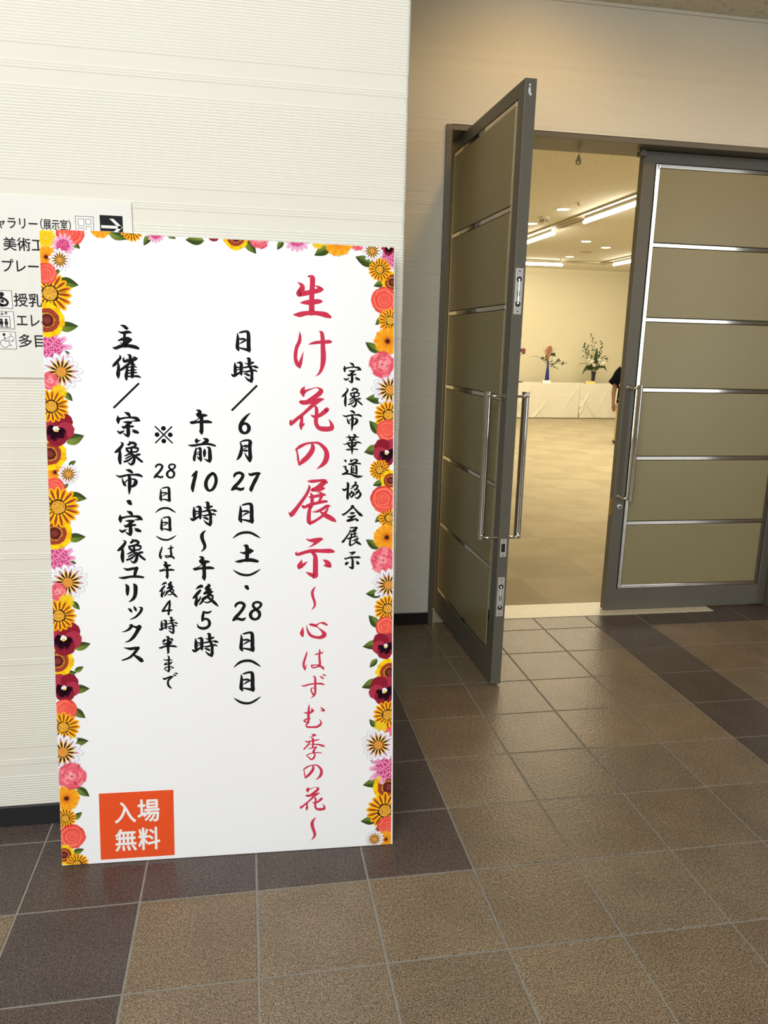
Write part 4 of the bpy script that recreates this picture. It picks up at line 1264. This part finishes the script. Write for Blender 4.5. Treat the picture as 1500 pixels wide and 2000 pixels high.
# recessed lamp in the low hall ceiling, right above the open leaf
hl = downlight(1.27, 2.98, 2.985, 0.075, 'warm recessed downlight in the low ceiling above the open leaf', None)
ld = bpy.data.lights.new('hall_downlight', 'SPOT')
ld.energy = 24
ld.color = (1.0, 0.60, 0.20)
ld.spot_size = R(135)
ld.spot_blend = 0.8
ld.shadow_soft_size = 0.045
hl2 = downlight(2.15, 2.80, 2.985, 0.075, 'warm recessed downlight in the low ceiling before the doorway', None)
hl3 = downlight(3.1, 2.80, 2.985, 0.075, 'warm recessed downlight in the low ceiling beyond the closed leaf', None)
for h_, pw in ((hl, 20), (hl2, 10.5), (hl3, 13)):
    ld = ld.copy()
    ld.energy = pw
    lo = bpy.data.objects.new('bulb', ld)
    COL.objects.link(lo)
    lo.parent = h_
    lo.location = (0, 0, -0.02)
    lo.rotation_euler = (R(32), 0, 0)

# smoke detector, sprinklers, vent
M_OFF = mat('plastic_off_white', (0.74, 0.70, 0.58), 0.5)
sd = empty('smoke_detector', (3.75, 9.82, 3.05), 'round off white smoke detector on the room ceiling', 'smoke detector')
MB().lathe([(0.075, 0), (0.075, -0.014), (0.055, -0.022)], (0, 0, 0), 28).build('mount', M_OFF, sd, smooth=True)
MB().lathe([(0.050, -0.020), (0.052, -0.055), (0.040, -0.075), (0.015, -0.080)], (0, 0, 0), 28).build('chamber', M_OFF, sd, smooth=True)
for k in range(9):
    a = 2 * math.pi * k / 9
    MB().box(0.048 * math.cos(a) - 0.006, 0.048 * math.sin(a) - 0.006, -0.062, 0.048 * math.cos(a) + 0.006, 0.048 * math.sin(a) + 0.006, -0.034, rz=a).build('slot', MT['groove'], sd)
for x, y, lb in ((3.75, 8.76, 'small ceiling sprinkler beside the largest downlight'), (5.75, 14.09, 'small ceiling sprinkler above the level tube')):
    s_ = empty('sprinkler', (x, y, 3.05), lb, 'sprinkler', 'sprinklers in the room ceiling')
    MB().lathe([(0.038, 0), (0.036, -0.006), (0.014, -0.010)], (0, 0, 0), 20).build('rose', M_OFF, s_, smooth=True)
    MB().lathe([(0.012, -0.008), (0.010, -0.024), (0.022, -0.026), (0.022, -0.029)], (0, 0, 0), 16).build('head', MT['brass'], s_, smooth=True)
v_ = MB().box(5.66, 12.93, 3.043, 5.84, 13.03, 3.049).build('ceiling_vent', mat('vent_tan', (0.45, 0.38, 0.25), 0.6))
tag(v_, 'small tan vent grille in the room ceiling between the tracks', 'vent')

# ================================================================ FLOWER TABLES
M_CLOTH = mat('tablecloth_white', (0.80, 0.77, 0.68), 0.8, noise=(6, 0.02))
M_WOOD = mat('table_top_laminate', (0.35, 0.26, 0.16), 0.5, noise=(8, 0.15))


def table(x0, x1, label, label2, seed):
    y0, y1, h = 15.17, 15.75, 0.712
    root = empty('folding_table', ((x0 + x1) / 2, (y0 + y1) / 2, 0), label, 'table', 'tables along the far wall')
    hx, hy = (x1 - x0) / 2 - 0.02, (y1 - y0) / 2
    MB().box(-hx, -hy, h - 0.03, hx, hy, h).build('table_top', M_WOOD, root, bevel=0.003)
    for sx in (-1, 1):
        for sy in (-1, 1):
            px, py = sx * (hx - 0.12), sy * (hy - 0.07)
            MB().tube([(px, py, 0.0), (px, py, h - 0.03)], 0.014, 10).build('leg', MT['chrome_b'], root)
    rn = random.Random(seed)
    folds = [(rn.uniform(0, 1), rn.uniform(0, .9), rn.uniform(-1, 1), rn.uniform(.03, .10), rn.uniform(.4, 1)) for _ in range(13)]
    mb = MB()
    nx, nz = 90, 34
    w = x1 - x0
    vs = []
    for j in range(nz + 1):
        z = 0.012 + (h + 0.006 - 0.012) * j / nz
        for i in range(nx + 1):
            u = i / nx
            hang = 1 - j / nz
            d = 0.010 * hang * math.sin(u * 26 + 1.3 * math.sin(u * 7 + seed)) * hang
            for fu, fz, sl, wd, am in folds:
                q = (u - fu) * w - sl * (z - fz * h)
                d += 0.030 * am * hang ** 0.6 * math.exp(-(q / (wd * 0.35)) ** 2) * math.exp(-((z - fz * h) / 0.28) ** 2)
            d -= 0.008 * math.exp(-((z - 0.40) / 0.008) ** 2)
            vs.append((x0 + u * w, y0 - 0.012 - d, z))
    fs = [(j * (nx + 1) + i, j * (nx + 1) + i + 1, (j + 1) * (nx + 1) + i + 1, (j + 1) * (nx + 1) + i) for j in range(nz) for i in range(nx)]
    mb.add(vs, fs)
    k = len(vs)
    # top and the far drop
    tp = [vs[nz * (nx + 1) + i] for i in range(nx + 1)]
    bk = [(p[0], y1 + 0.008, h + 0.006) for p in tp]
    bd = [(p[0], y1 + 0.014, 0.30) for p in tp]
    mb.add(tp + bk + bd, [(i, i + 1, nx + 2 + i, nx + 1 + i) for i in range(nx)] + [(nx + 1 + i, nx + 2 + i, 2 * nx + 3 + i, 2 * nx + 2 + i) for i in range(nx)])
    c = mb.build('tablecloth', M_CLOTH, smooth=True)
    tag(c, label2, 'tablecloth', 'white cloths on the far tables')
    sm = c.modifiers.new('thickness', 'SOLIDIFY')
    sm.thickness = 0.002
    sm.offset = 1


table(4.99, 6.8195, 'cloth covered table under the blue vase', 'creased white cloth hanging to the floor below the blue vase', 4)
table(6.8205, 8.65, 'cloth covered table under the black vase', 'creased white cloth hanging to the floor below the black vase', 9)
TZ = 0.7195


def PX(px, py):
    """photo position on the flower plane -> room metres (x, z)"""
    return (6.196 + (px - 1068) * 0.01143 - 0.0008 * (748 - py), TZ + (748 - py) * 0.01052 + (px - 1068) * 0.000185)


M_BLUE = mat('vase_cobalt', (0.012, 0.022, 0.22), 0.18, coat=0.6)
M_BLACKV = mat('vase_black', (0.010, 0.010, 0.014), 0.35, coat=0.1)
M_LEAF = mat('leaf_green', (0.045, 0.085, 0.025), 0.5, noise=(30, 0.3))
M_LEAFD = mat('leaf_dark_green', (0.022, 0.05, 0.018), 0.5, noise=(30, 0.3))
M_TWIG = mat('twig_brown', (0.10, 0.06, 0.03), 0.8)
M_PLUME = mat('plume_dusty_pink', (0.62, 0.33, 0.24), 0.9, noise=(60, 0.3))
M_PETW = mat('petal_white', (0.82, 0.78, 0.68), 0.6)
M_PETP = mat('petal_rose', (0.48, 0.20, 0.25), 0.6, noise=(40, 0.25))
M_STEM = mat('stem_green', (0.12, 0.17, 0.05), 0.6)
M_CREAMP = mat('petal_cream', (0.66, 0.52, 0.26), 0.7)


def blade(mb, base, tip, w, sag=0.0, n=8, twist=0.6):
    """an arching leaf with a keel"""
    base, tip = Vector(base), Vector(tip)
    d = tip - base
    side = d.cross(Vector((0.25, -1, 0.1)))
    side = side.normalized() if side.length > 1e-6 else Vector((1, 0, 0))
    nrm = d.cross(side).normalized()
    vs, fs = [], []
    for i in range(n + 1):
        t = i / n
        c = base + d * t + Vector((0, 0, sag * 4 * t * (1 - t)))
        q = w * math.sin(math.pi * min(1, 0.06 + t * 0.94)) ** 0.7
        vs += [c - side * q, c + nrm * q * 0.3, c + side * q]
    for i in range(n):
        for k in (0, 1):
            fs.append((i * 3 + k, i * 3 + k + 1, i * 3 + 3 + k + 1, i * 3 + 3 + k))
    mb.add(vs, fs)


def blossom(mb, c, r, n=6, tilt=0.5, mi=0):
    c = Vector(c)
    for k in range(n):
        a = 2 * math.pi * k / n
        t = c + Vector((math.cos(a) * r, -r * tilt, math.sin(a) * r))
        blade(mb, c, t, r * 0.30, 0.0, 5)


VY = 15.46
# --- blue vase and its arrangement
bx, bz = PX(1068, 748)
vz = MB().lathe([(0.050, 0.0), (0.052, 0.004), (0.046, 0.08), (0.035, 0.20), (0.024, 0.33), (0.017, 0.42), (0.018, 0.452), (0.0135, 0.452), (0.013, 0.42), (0.02, 0.33)], (0, 0, 0), 32)
o = vz.build('vase', M_BLUE, smooth=True)
o.location = (bx, VY, TZ)
tag(o, 'tall slender cobalt blue vase tapering to a narrow neck', 'vase')
top = Vector((bx, VY, TZ + 0.44))
arr = empty('flower_arrangement', (bx, VY, TZ + 0.30), 'airy arrangement with dusty pink plume in the blue vase', 'flower arrangement')
B = Vector((bx, VY, TZ + 0.30))


def W(px, py, dy=0.0):
    x, z = PX(px, py)
    return Vector((x, VY + dy, z)) - B


mb = MB()
rn = random.Random(2)
for k in range(520):
    t = rn.random()
    zc = W(1069, 703).lerp(W(1075, 679), t)
    rad = 0.098 * math.sin(math.pi * (0.16 + 0.72 * t))
    a, b = rn.uniform(0, 6.28), rn.uniform(-.2, 1)
    d = Vector((math.cos(a), math.sin(a), 0.9 + b * .6)).normalized() * rad * rn.uniform(.7, 1.25)
    mb.tube([zc, zc + d * 0.6, zc + d], [0.006, 0.006, 0.001], 4)
mb.build('plume', M_PLUME, arr)
mb = MB()
for pts in (((1069, 712), (1058, 700), (1047, 696), (1032, 700)), ((1069, 710), (1085, 702), (1096, 706), (1103, 712)), ((1069, 712), (1076, 712), (1085, 718), (1090, 719)),
            ((1069, 708), (1066, 690), (1062, 680)), ((1069, 708), (1078, 688), (1086, 680)), ((1069, 712), (1062, 704), (1057, 700)), ((1069, 745), (1069, 705), (1073, 690))):
    mb.tube([W(p[0], p[1], rn.uniform(-.04, .04) if i else 0) for i, p in enumerate(pts)], [0.005] + [0.004] * (len(pts) - 2) + [0.0015], 6)
mb.build('twigs', M_TWIG, arr)
mb = MB()
for k in range(70):
    q = rn.choice([(1060, 702), (1064, 700), (1079, 703), (1090, 705), (1098, 709), (1101, 711), (1078, 713), (1084, 717), (1075, 711), (1068, 704), (1088, 707)])
    c = W(q[0] + rn.uniform(-3, 3), q[1] + rn.uniform(-2.5, 2.5), rn.uniform(-.05, .05))
    blade(mb, c, c + Vector((rn.uniform(-.05, .05), rn.uniform(-.03, .03), rn.uniform(-.03, .05))), 0.010, 0, 4)
tag(mb.build('small_leaves', M_LEAFD, arr), kind='stuff')
mb = MB()
for q in ((1082, 692), (1083, 696), (1079, 692)):
    c = W(q[0] - 3, q[1] + 3)
    blade(mb, c, W(q[0] + 2, q[1] - 2, -.02), 0.030, 0, 6)
mb.build('leaf', M_LEAF, arr)
mb = MB()
for q in ((1080, 699, .042), (1077, 702, .03), (1083, 703, .028)):
    for n_, t_ in ((7, .3), (6, .9)):
        blossom(mb, W(q[0], q[1], -.03), q[2], n_, t_)
mb.build('blossom', M_PETW, arr)

# --- black vase and its arrangement
bx, bz = PX(1158, 748)
vz = MB().lathe([(0.044, 0), (0.046, 0.006), (0.036, 0.05), (0.040, 0.14), (0.050, 0.235), (0.052, 0.255), (0.045, 0.255), (0.036, 0.14)], (0, 0, 0), 32)
o = vz.build('vase', M_BLACKV, smooth=True)
o.location = (bx, VY, TZ)
tag(o, 'short black vase flaring at the rim, right of the blue one', 'vase')
B = Vector((bx, VY, TZ + 0.20))
arr = empty('flower_arrangement', tuple(B), 'full green and white lily arrangement in the black vase', 'flower arrangement')
rn = random.Random(8)
mb = MB()
spikes = [((1158, 725), (1158, 690), (1158, 672), (1155, 655)), ((1158, 725), (1166, 700), (1174, 682), (1175, 665)), ((1158, 725), (1152, 695), (1146, 680), (1141, 674)), ((1158, 725), (1170, 705), (1180, 696), (1187, 706)),
          ((1158, 725), (1150, 700), (1144, 692), (1140, 685))]
for sp_ in spikes:
    mb.tube([W(p[0], p[1], 0) for p in sp_], [0.006, 0.005, 0.004, 0.002], 6)
mb.build('stems', M_STEM, arr)
mb, ml = MB(), MB()
for sp_ in spikes:
    for k in range(34):
        t = rn.uniform(0.35, 1)
        i = min(2, int(t * 3))
        f = t * 3 - i
        a, b = sp_[i], sp_[i + 1]
        c = W(a[0] + (b[0] - a[0]) * f + rn.uniform(-4, 4) * (1.25 - t), a[1] + (b[1] - a[1]) * f + rn.uniform(-3, 3), rn.uniform(-.06, .06))
        if rn.random() < 0.45:
            blossom(mb, c, 0.017, 5, .4)
        else:
            blade(ml, c, c + Vector((rn.uniform(-.05, .05), rn.uniform(-.03, .03), rn.uniform(-.02, .05))), 0.012, 0, 4)
tag(mb.build('florets', M_PETW, arr), kind='stuff')
tag(ml.build('small_leaves', M_LEAFD, arr), kind='stuff')
mb = MB()
for a, b, w, sg_ in (((1160, 722), (1164, 679), .045, 0), ((1160, 722), (1171, 688), .030, 0), ((1157, 722), (1153, 690), .026, 0), ((1156, 722), (1135, 732), .040, .10), ((1154, 722), (1144, 724), .040, .04),
                     ((1162, 722), (1184, 727), .040, .13), ((1163, 722), (1178, 719), .036, .05), ((1158, 724), (1160, 706), .05, 0), ((1156, 724), (1150, 712), .045, 0), ((1162, 724), (1170, 712), .045, 0)):
    blade(mb, W(*a), W(b[0], b[1], -.05), w, sg_, 10)
mb.build('leaf', M_LEAF, arr)
for q in ((1150, 705, .075), (1171, 708, .085), (1156, 713, .05), (1166, 702, .055), (1145, 702, .05)):
    mb = MB()
    blossom(mb, W(q[0], q[1], -.09), q[2], 6, .35)
    blossom(mb, W(q[0], q[1], -.09), q[2] * .7, 6, .9)
    mb.build('lily', M_PETW, arr)
mb = MB().tube([W(1156, 722), W(1146, 710), W(1134, 710), W(1129, 715)], [0.006, 0.006, 0.005, 0.003], 6)
mb.build('twig', M_TWIG, arr)

# --- third arrangement, mostly behind the open leaf
bx, bz = PX(1004, 748)
tr = MB().box(bx - 0.2, VY - 0.12, TZ, bx + 0.165, VY + 0.12, TZ + 0.018).build('vase_stand', M_TWIG, bevel=0.003)
tag(tr, 'thin dark wooden vase stand, its end showing beside the open leaf', 'stand')
o = MB().lathe([(0.06, 0), (0.075, 0.05), (0.07, 0.16), (0.04, 0.24), (0.045, 0.26), (0.038, 0.26), (0.033, 0.24)], (0, 0, 0), 28).build('vase', mat('vase_brown', (0.12, 0.07, 0.04), 0.4), smooth=True)
o.location = (bx, VY, TZ + 0.018)
tag(o, 'brown vase on the wooden stand, behind the open leaf', 'vase')
B = Vector((bx, VY, TZ + 0.18))
arr = empty('flower_arrangement', tuple(B), 'rose pink bloom on a thin stem peeking past the open leaf', 'flower arrangement')
mb = MB()
mb.tube([W(1004, 728), W(1012, 705), W(1019, 694), W(1022, 688)], [0.005, 0.004, 0.004, 0.003], 6)
mb.tube([W(1004, 728), W(1010, 690), W(1017, 662), W(1019, 655)], [0.005, 0.004, 0.003, 0.002], 6)
mb.build('stem', M_STEM, arr)
mb = MB()
rn = random.Random(4)
c = W(1023, 686, -.02)
for k in range(60):
    a, b = rn.uniform(0, 6.28), rn.uniform(-1, 1)
    d = Vector((math.cos(a) * math.sqrt(1 - b * b), math.sin(a) * math.sqrt(1 - b * b), b)) * 0.058
    blade(mb, c, c + d, 0.016, 0, 4)
mb.build('bloom', M_PETP, arr)
mb = MB()
for q in ((1017, 687), (1024, 691), (1018, 684)):
    blade(mb, W(q[0] - 2, q[1] + 1), W(q[0] + 3, q[1] - 1, -.03), 0.018, 0, 5)
mb.build('leaf', M_LEAFD, arr)
mb = MB()
for q in ((1019, 655, .035), (1020, 660, .03)):
    blossom(mb, W(q[0], q[1]), q[2], 6, .5)
mb.build('spray', M_CREAMP, arr)

# --- place cards


def card(px, wpx, hpx, m, label):
    x, z = PX(px, 748)
    w, h = wpx * 0.01143 / 2, hpx * 0.01052
    mb = MB()
    mb.add([(-w, -0.03, 0), (w, -0.03, 0), (w, 0.0, h), (-w, 0.0, h), (-w, 0.03, 0), (w, 0.03, 0)], [(0, 1, 2, 3), (3, 2, 5, 4)])
    o = mb.build('place_card', m)
    o.location = (x, 15.24, TZ)
    md = o.modifiers.new('thickness', 'SOLIDIFY')
    md.thickness = 0.0015
    tag(o, label, 'card', 'folded cards before the vases')


card(1059.5, 16, 5.6, mat('card_white', (0.82, 0.80, 0.74), 0.7), 'folded white card standing in front of the blue vase')
card(1143.5, 18, 5.4, mat('card_yellow', (0.80, 0.62, 0.22), 0.7), 'folded yellow card standing in front of the black vase')

# ================================================================ VISITOR half hidden by the closed leaf
M_SKIN = mat('skin', (0.30, 0.165, 0.10), 0.55)
M_NAVY = mat('blouse_navy', (0.003, 0.003, 0.006), 1.0, spec=0.05)
M_BEIGE = mat('trousers_beige', (0.52, 0.42, 0.26), 0.8)
M_HAIR = mat('hair_black', (0.012, 0.010, 0.009), 0.5)
M_SHOE = mat('shoe_dark', (0.03, 0.025, 0.02), 0.5)


def skin(name, verts, edges, radii, m, parent, root=0, sub=2):
    me = bpy.data.meshes.new(name)
    me.from_pydata(verts, edges, [])
    o = bpy.data.objects.new(name, me)
    COL.objects.link(o)
    o.parent = parent
    me.materials.append(m)
    md = o.modifiers.new('skin', 'SKIN')
    md.use_smooth_shade = True
    sl = me.skin_vertices[0].data if me.skin_vertices else None
    if sl is None:
        bm = bmesh.new()
        bm.from_mesh(me)
        bm.verts.layers.skin.verify()
        bm.to_mesh(me)
        bm.free()
        sl = me.skin_vertices[0].data
    for i, r in enumerate(radii):
        sl[i].radius = r if isinstance(r, tuple) else (r, r)
        sl[i].use_root = (i == root)
    s = o.modifiers.new('sub', 'SUBSURF')
    s.levels = sub
    s.render_levels = sub
    return o


def chain(V, E, Rd, start, pts):
    prev = start
    for p, r in pts:
        V.append(p)
        Rd.append(r)
        E.append((prev, len(V) - 1))
        prev = len(V) - 1
    return prev


pr = empty('person', (5.745, 11.0, 0), 'person in a dark wide sleeved top and beige trousers, half hidden by the closed leaf', 'person')
V, E, Rd = [(0, 0, 0.80)], [], [(0.135, 0.10)]
ch_ = chain(V, E, Rd, 0, [((0, 0, 0.95), (0.12, 0.09)), ((0, 0.005, 1.10), (0.135, 0.095)), ((0, 0.005, 1.19), (0.10, 0.075))])
nk = chain(V, E, Rd, ch_, [((0, 0.0, 1.27), 0.045), ((0, 0.01, 1.315), 0.048)])
chain(V, E, Rd, nk, [((0, 0.02, 1.385), (0.074, 0.088)), ((0, 0.015, 1.45), (0.066, 0.08)), ((0, 0.01, 1.49), (0.035, 0.04))])
for s in (-1, 1):
    hip = chain(V, E, Rd, 0, [((s * 0.085, 0, 0.72), 0.083), ((s * 0.09, -0.005, 0.42), 0.056), ((s * 0.09, 0.01, 0.24), 0.05), ((s * 0.09, 0.015, 0.07), 0.034)])
    chain(V, E, Rd, hip, [((s * 0.095, -0.0 + 0.08, 0.035), 0.034), ((s * 0.10, 0.15, 0.028), 0.026)])
# left arm hangs beside the body
sh = chain(V, E, Rd, ch_, [((-0.150, 0.0, 1.170), 0.042), ((-0.238, -0.01, 0.945), 0.038), ((-0.245, 0.015, 0.80), 0.035), ((-0.230, 0.035, 0.655), 0.023), ((-0.220, 0.045, 0.610), (0.032, 0.018))])
for k, (dx, dl) in enumerate(((-0.022, 0.070), (-0.008, 0.085), (0.006, 0.080), (0.019, 0.062))):
    chain(V, E, Rd, sh, [((-0.214 + dx, 0.050, 0.578), 0.0095), ((-0.203 + dx, 0.056, 0.578 - dl * 0.5), 0.0085), ((-0.192 + dx, 0.054, 0.578 - dl), 0.0075)])
chain(V, E, Rd, sh, [((-0.202, 0.020, 0.602), 0.011), ((-0.188, 0.008, 0.575), 0.009), ((-0.182, 0.006, 0.552), 0.008)])
# right arm crosses behind the back and its hand holds the other elbow
sh2 = chain(V, E, Rd, ch_, [((0.150, 0.0, 1.170), 0.042), ((0.235, -0.05, 0.96), 0.040), ((0.10, -0.165, 0.915), 0.033), ((-0.06, -0.195, 0.905), 0.025), ((-0.115, -0.190, 0.907), (0.020, 0.034))])
for k, (dz, dl) in enumerate(((0.024, 0.085), (0.008, 0.095), (-0.008, 0.090), (-0.023, 0.075))):
    chain(V, E, Rd, sh2, [((-0.155, -0.182, 0.907 + dz), 0.0105), ((-0.155 - dl * 0.55, -0.160, 0.907 + dz), 0.0095), ((-0.155 - dl, -0.128, 0.905 + dz * .9), 0.0085)])
chain(V, E, Rd, sh2, [((-0.125, -0.162, 0.937), 0.011), ((-0.160, -0.130, 0.947), 0.009)])
body = skin('body', V, E, Rd, M_SKIN, pr)
# face: nose, ears, eyes, mouth (turned to the flowers)
MB().ball((0, 0.108, 1.385), 0.013, 0.8, 1.1, 1.5).build('nose', M_SKIN, body, smooth=True)
for s in (-1, 1):
    MB().ball((s * 0.073, 0.015, 1.39), 0.022, 0.35, 0.7, 1.2).build('ear', M_SKIN, body, smooth=True)
    MB().ball((s * 0.03, 0.094, 1.405), 0.009, 1.2, 0.6, 0.6).build('eye', M_HAIR, body, smooth=True)
MB().ball((0, 0.097, 1.345), 0.016, 1.3, 0.4, 0.35).build('mouth', mat('lips', (0.40, 0.14, 0.12), 0.5), body, smooth=True)
hm = MB()
hm.ball((0, -0.008, 1.425), 0.098, 0.88, 1.02, 0.95, 20)
hm.ball((0, -0.045, 1.365), 0.080, 0.95, 0.75, 0.95, 16)
hm.build('hair', M_HAIR, pr, smooth=True)
# top with a bell sleeve
def rings(mb, rs, n=24):
    vs, fs = [], []
    for (cx, cy, cz, rx, ry, tl) in rs:
        for k in range(n):
            a = 2 * math.pi * k / n
            vs.append((cx + rx * math.cos(a), cy + ry * math.sin(a), cz + tl * math.cos(a)))
    for i in range(len(rs) - 1):
        for k in range(n):
            k2 = (k + 1) % n
            fs.append((i * n + k, i * n + k2, (i + 1) * n + k2, (i + 1) * n + k))
    mb.add(vs, fs)


tm_ = MB()
rings(tm_, [(0, 0, 0.64, 0.185, 0.135, 0), (0, 0, 0.75, 0.178, 0.132, 0), (0, 0, 0.95, 0.165, 0.118, 0), (0, 0, 1.10, 0.175, 0.122, 0), (0, 0, 1.19, 0.150, 0.095, 0), (0, 0, 1.245, 0.085, 0.068, 0), (0, 0, 1.27, 0.058, 0.055, 0)])
for s in (-1, 1):
    if s < 0:
        rings(tm_, [(-0.05, 0, 1.215, 0.050, 0.07, 0.01), (-0.115, 0, 1.200, 0.085, 0.085, 0.035), (-0.170, 0, 1.145, 0.085, 0.088, 0.050), (-0.205, -0.005, 1.06, 0.090, 0.092, 0.040), (-0.240, -0.008, 0.975, 0.108, 0.100, 0.02), (-0.250, -0.008, 0.905, 0.092, 0.092, -0.055)])
    else:
        rings(tm_, [(0.05, 0, 1.215, 0.050, 0.07, -0.01), (0.115, 0, 1.200, 0.085, 0.085, -0.035), (0.165, 0, 1.15, 0.085, 0.085, -0.050), (0.200, -0.02, 1.08, 0.078, 0.080, -0.04), (0.232, -0.042, 0.985, 0.085, 0.085, -0.02)])
tp_ = tm_.build('blouse', M_NAVY, pr, smooth=True)
tr_ = MB()
rings(tr_, [(0, 0, 0.84, 0.150, 0.118, 0), (0, 0, 0.74, 0.176, 0.128, 0), (0, 0, 0.66, 0.178, 0.118, 0)])
for s in (-1, 1):
    rings(tr_, [(s * 0.085, 0, 0.70, 0.096, 0.112, 0), (s * 0.092, 0, 0.45, 0.088, 0.092, 0), (s * 0.094, 0.01, 0.20, 0.080, 0.085, 0), (s * 0.094, 0.012, 0.06, 0.076, 0.084, 0)])
tr_.build('trousers', M_BEIGE, pr, smooth=True)
for s in (-1, 1):
    MB().ball((s * 0.097, 0.075, 0.036), 0.05, 0.95, 2.5, 0.72, 16).build('shoe', M_SHOE, pr, smooth=True)
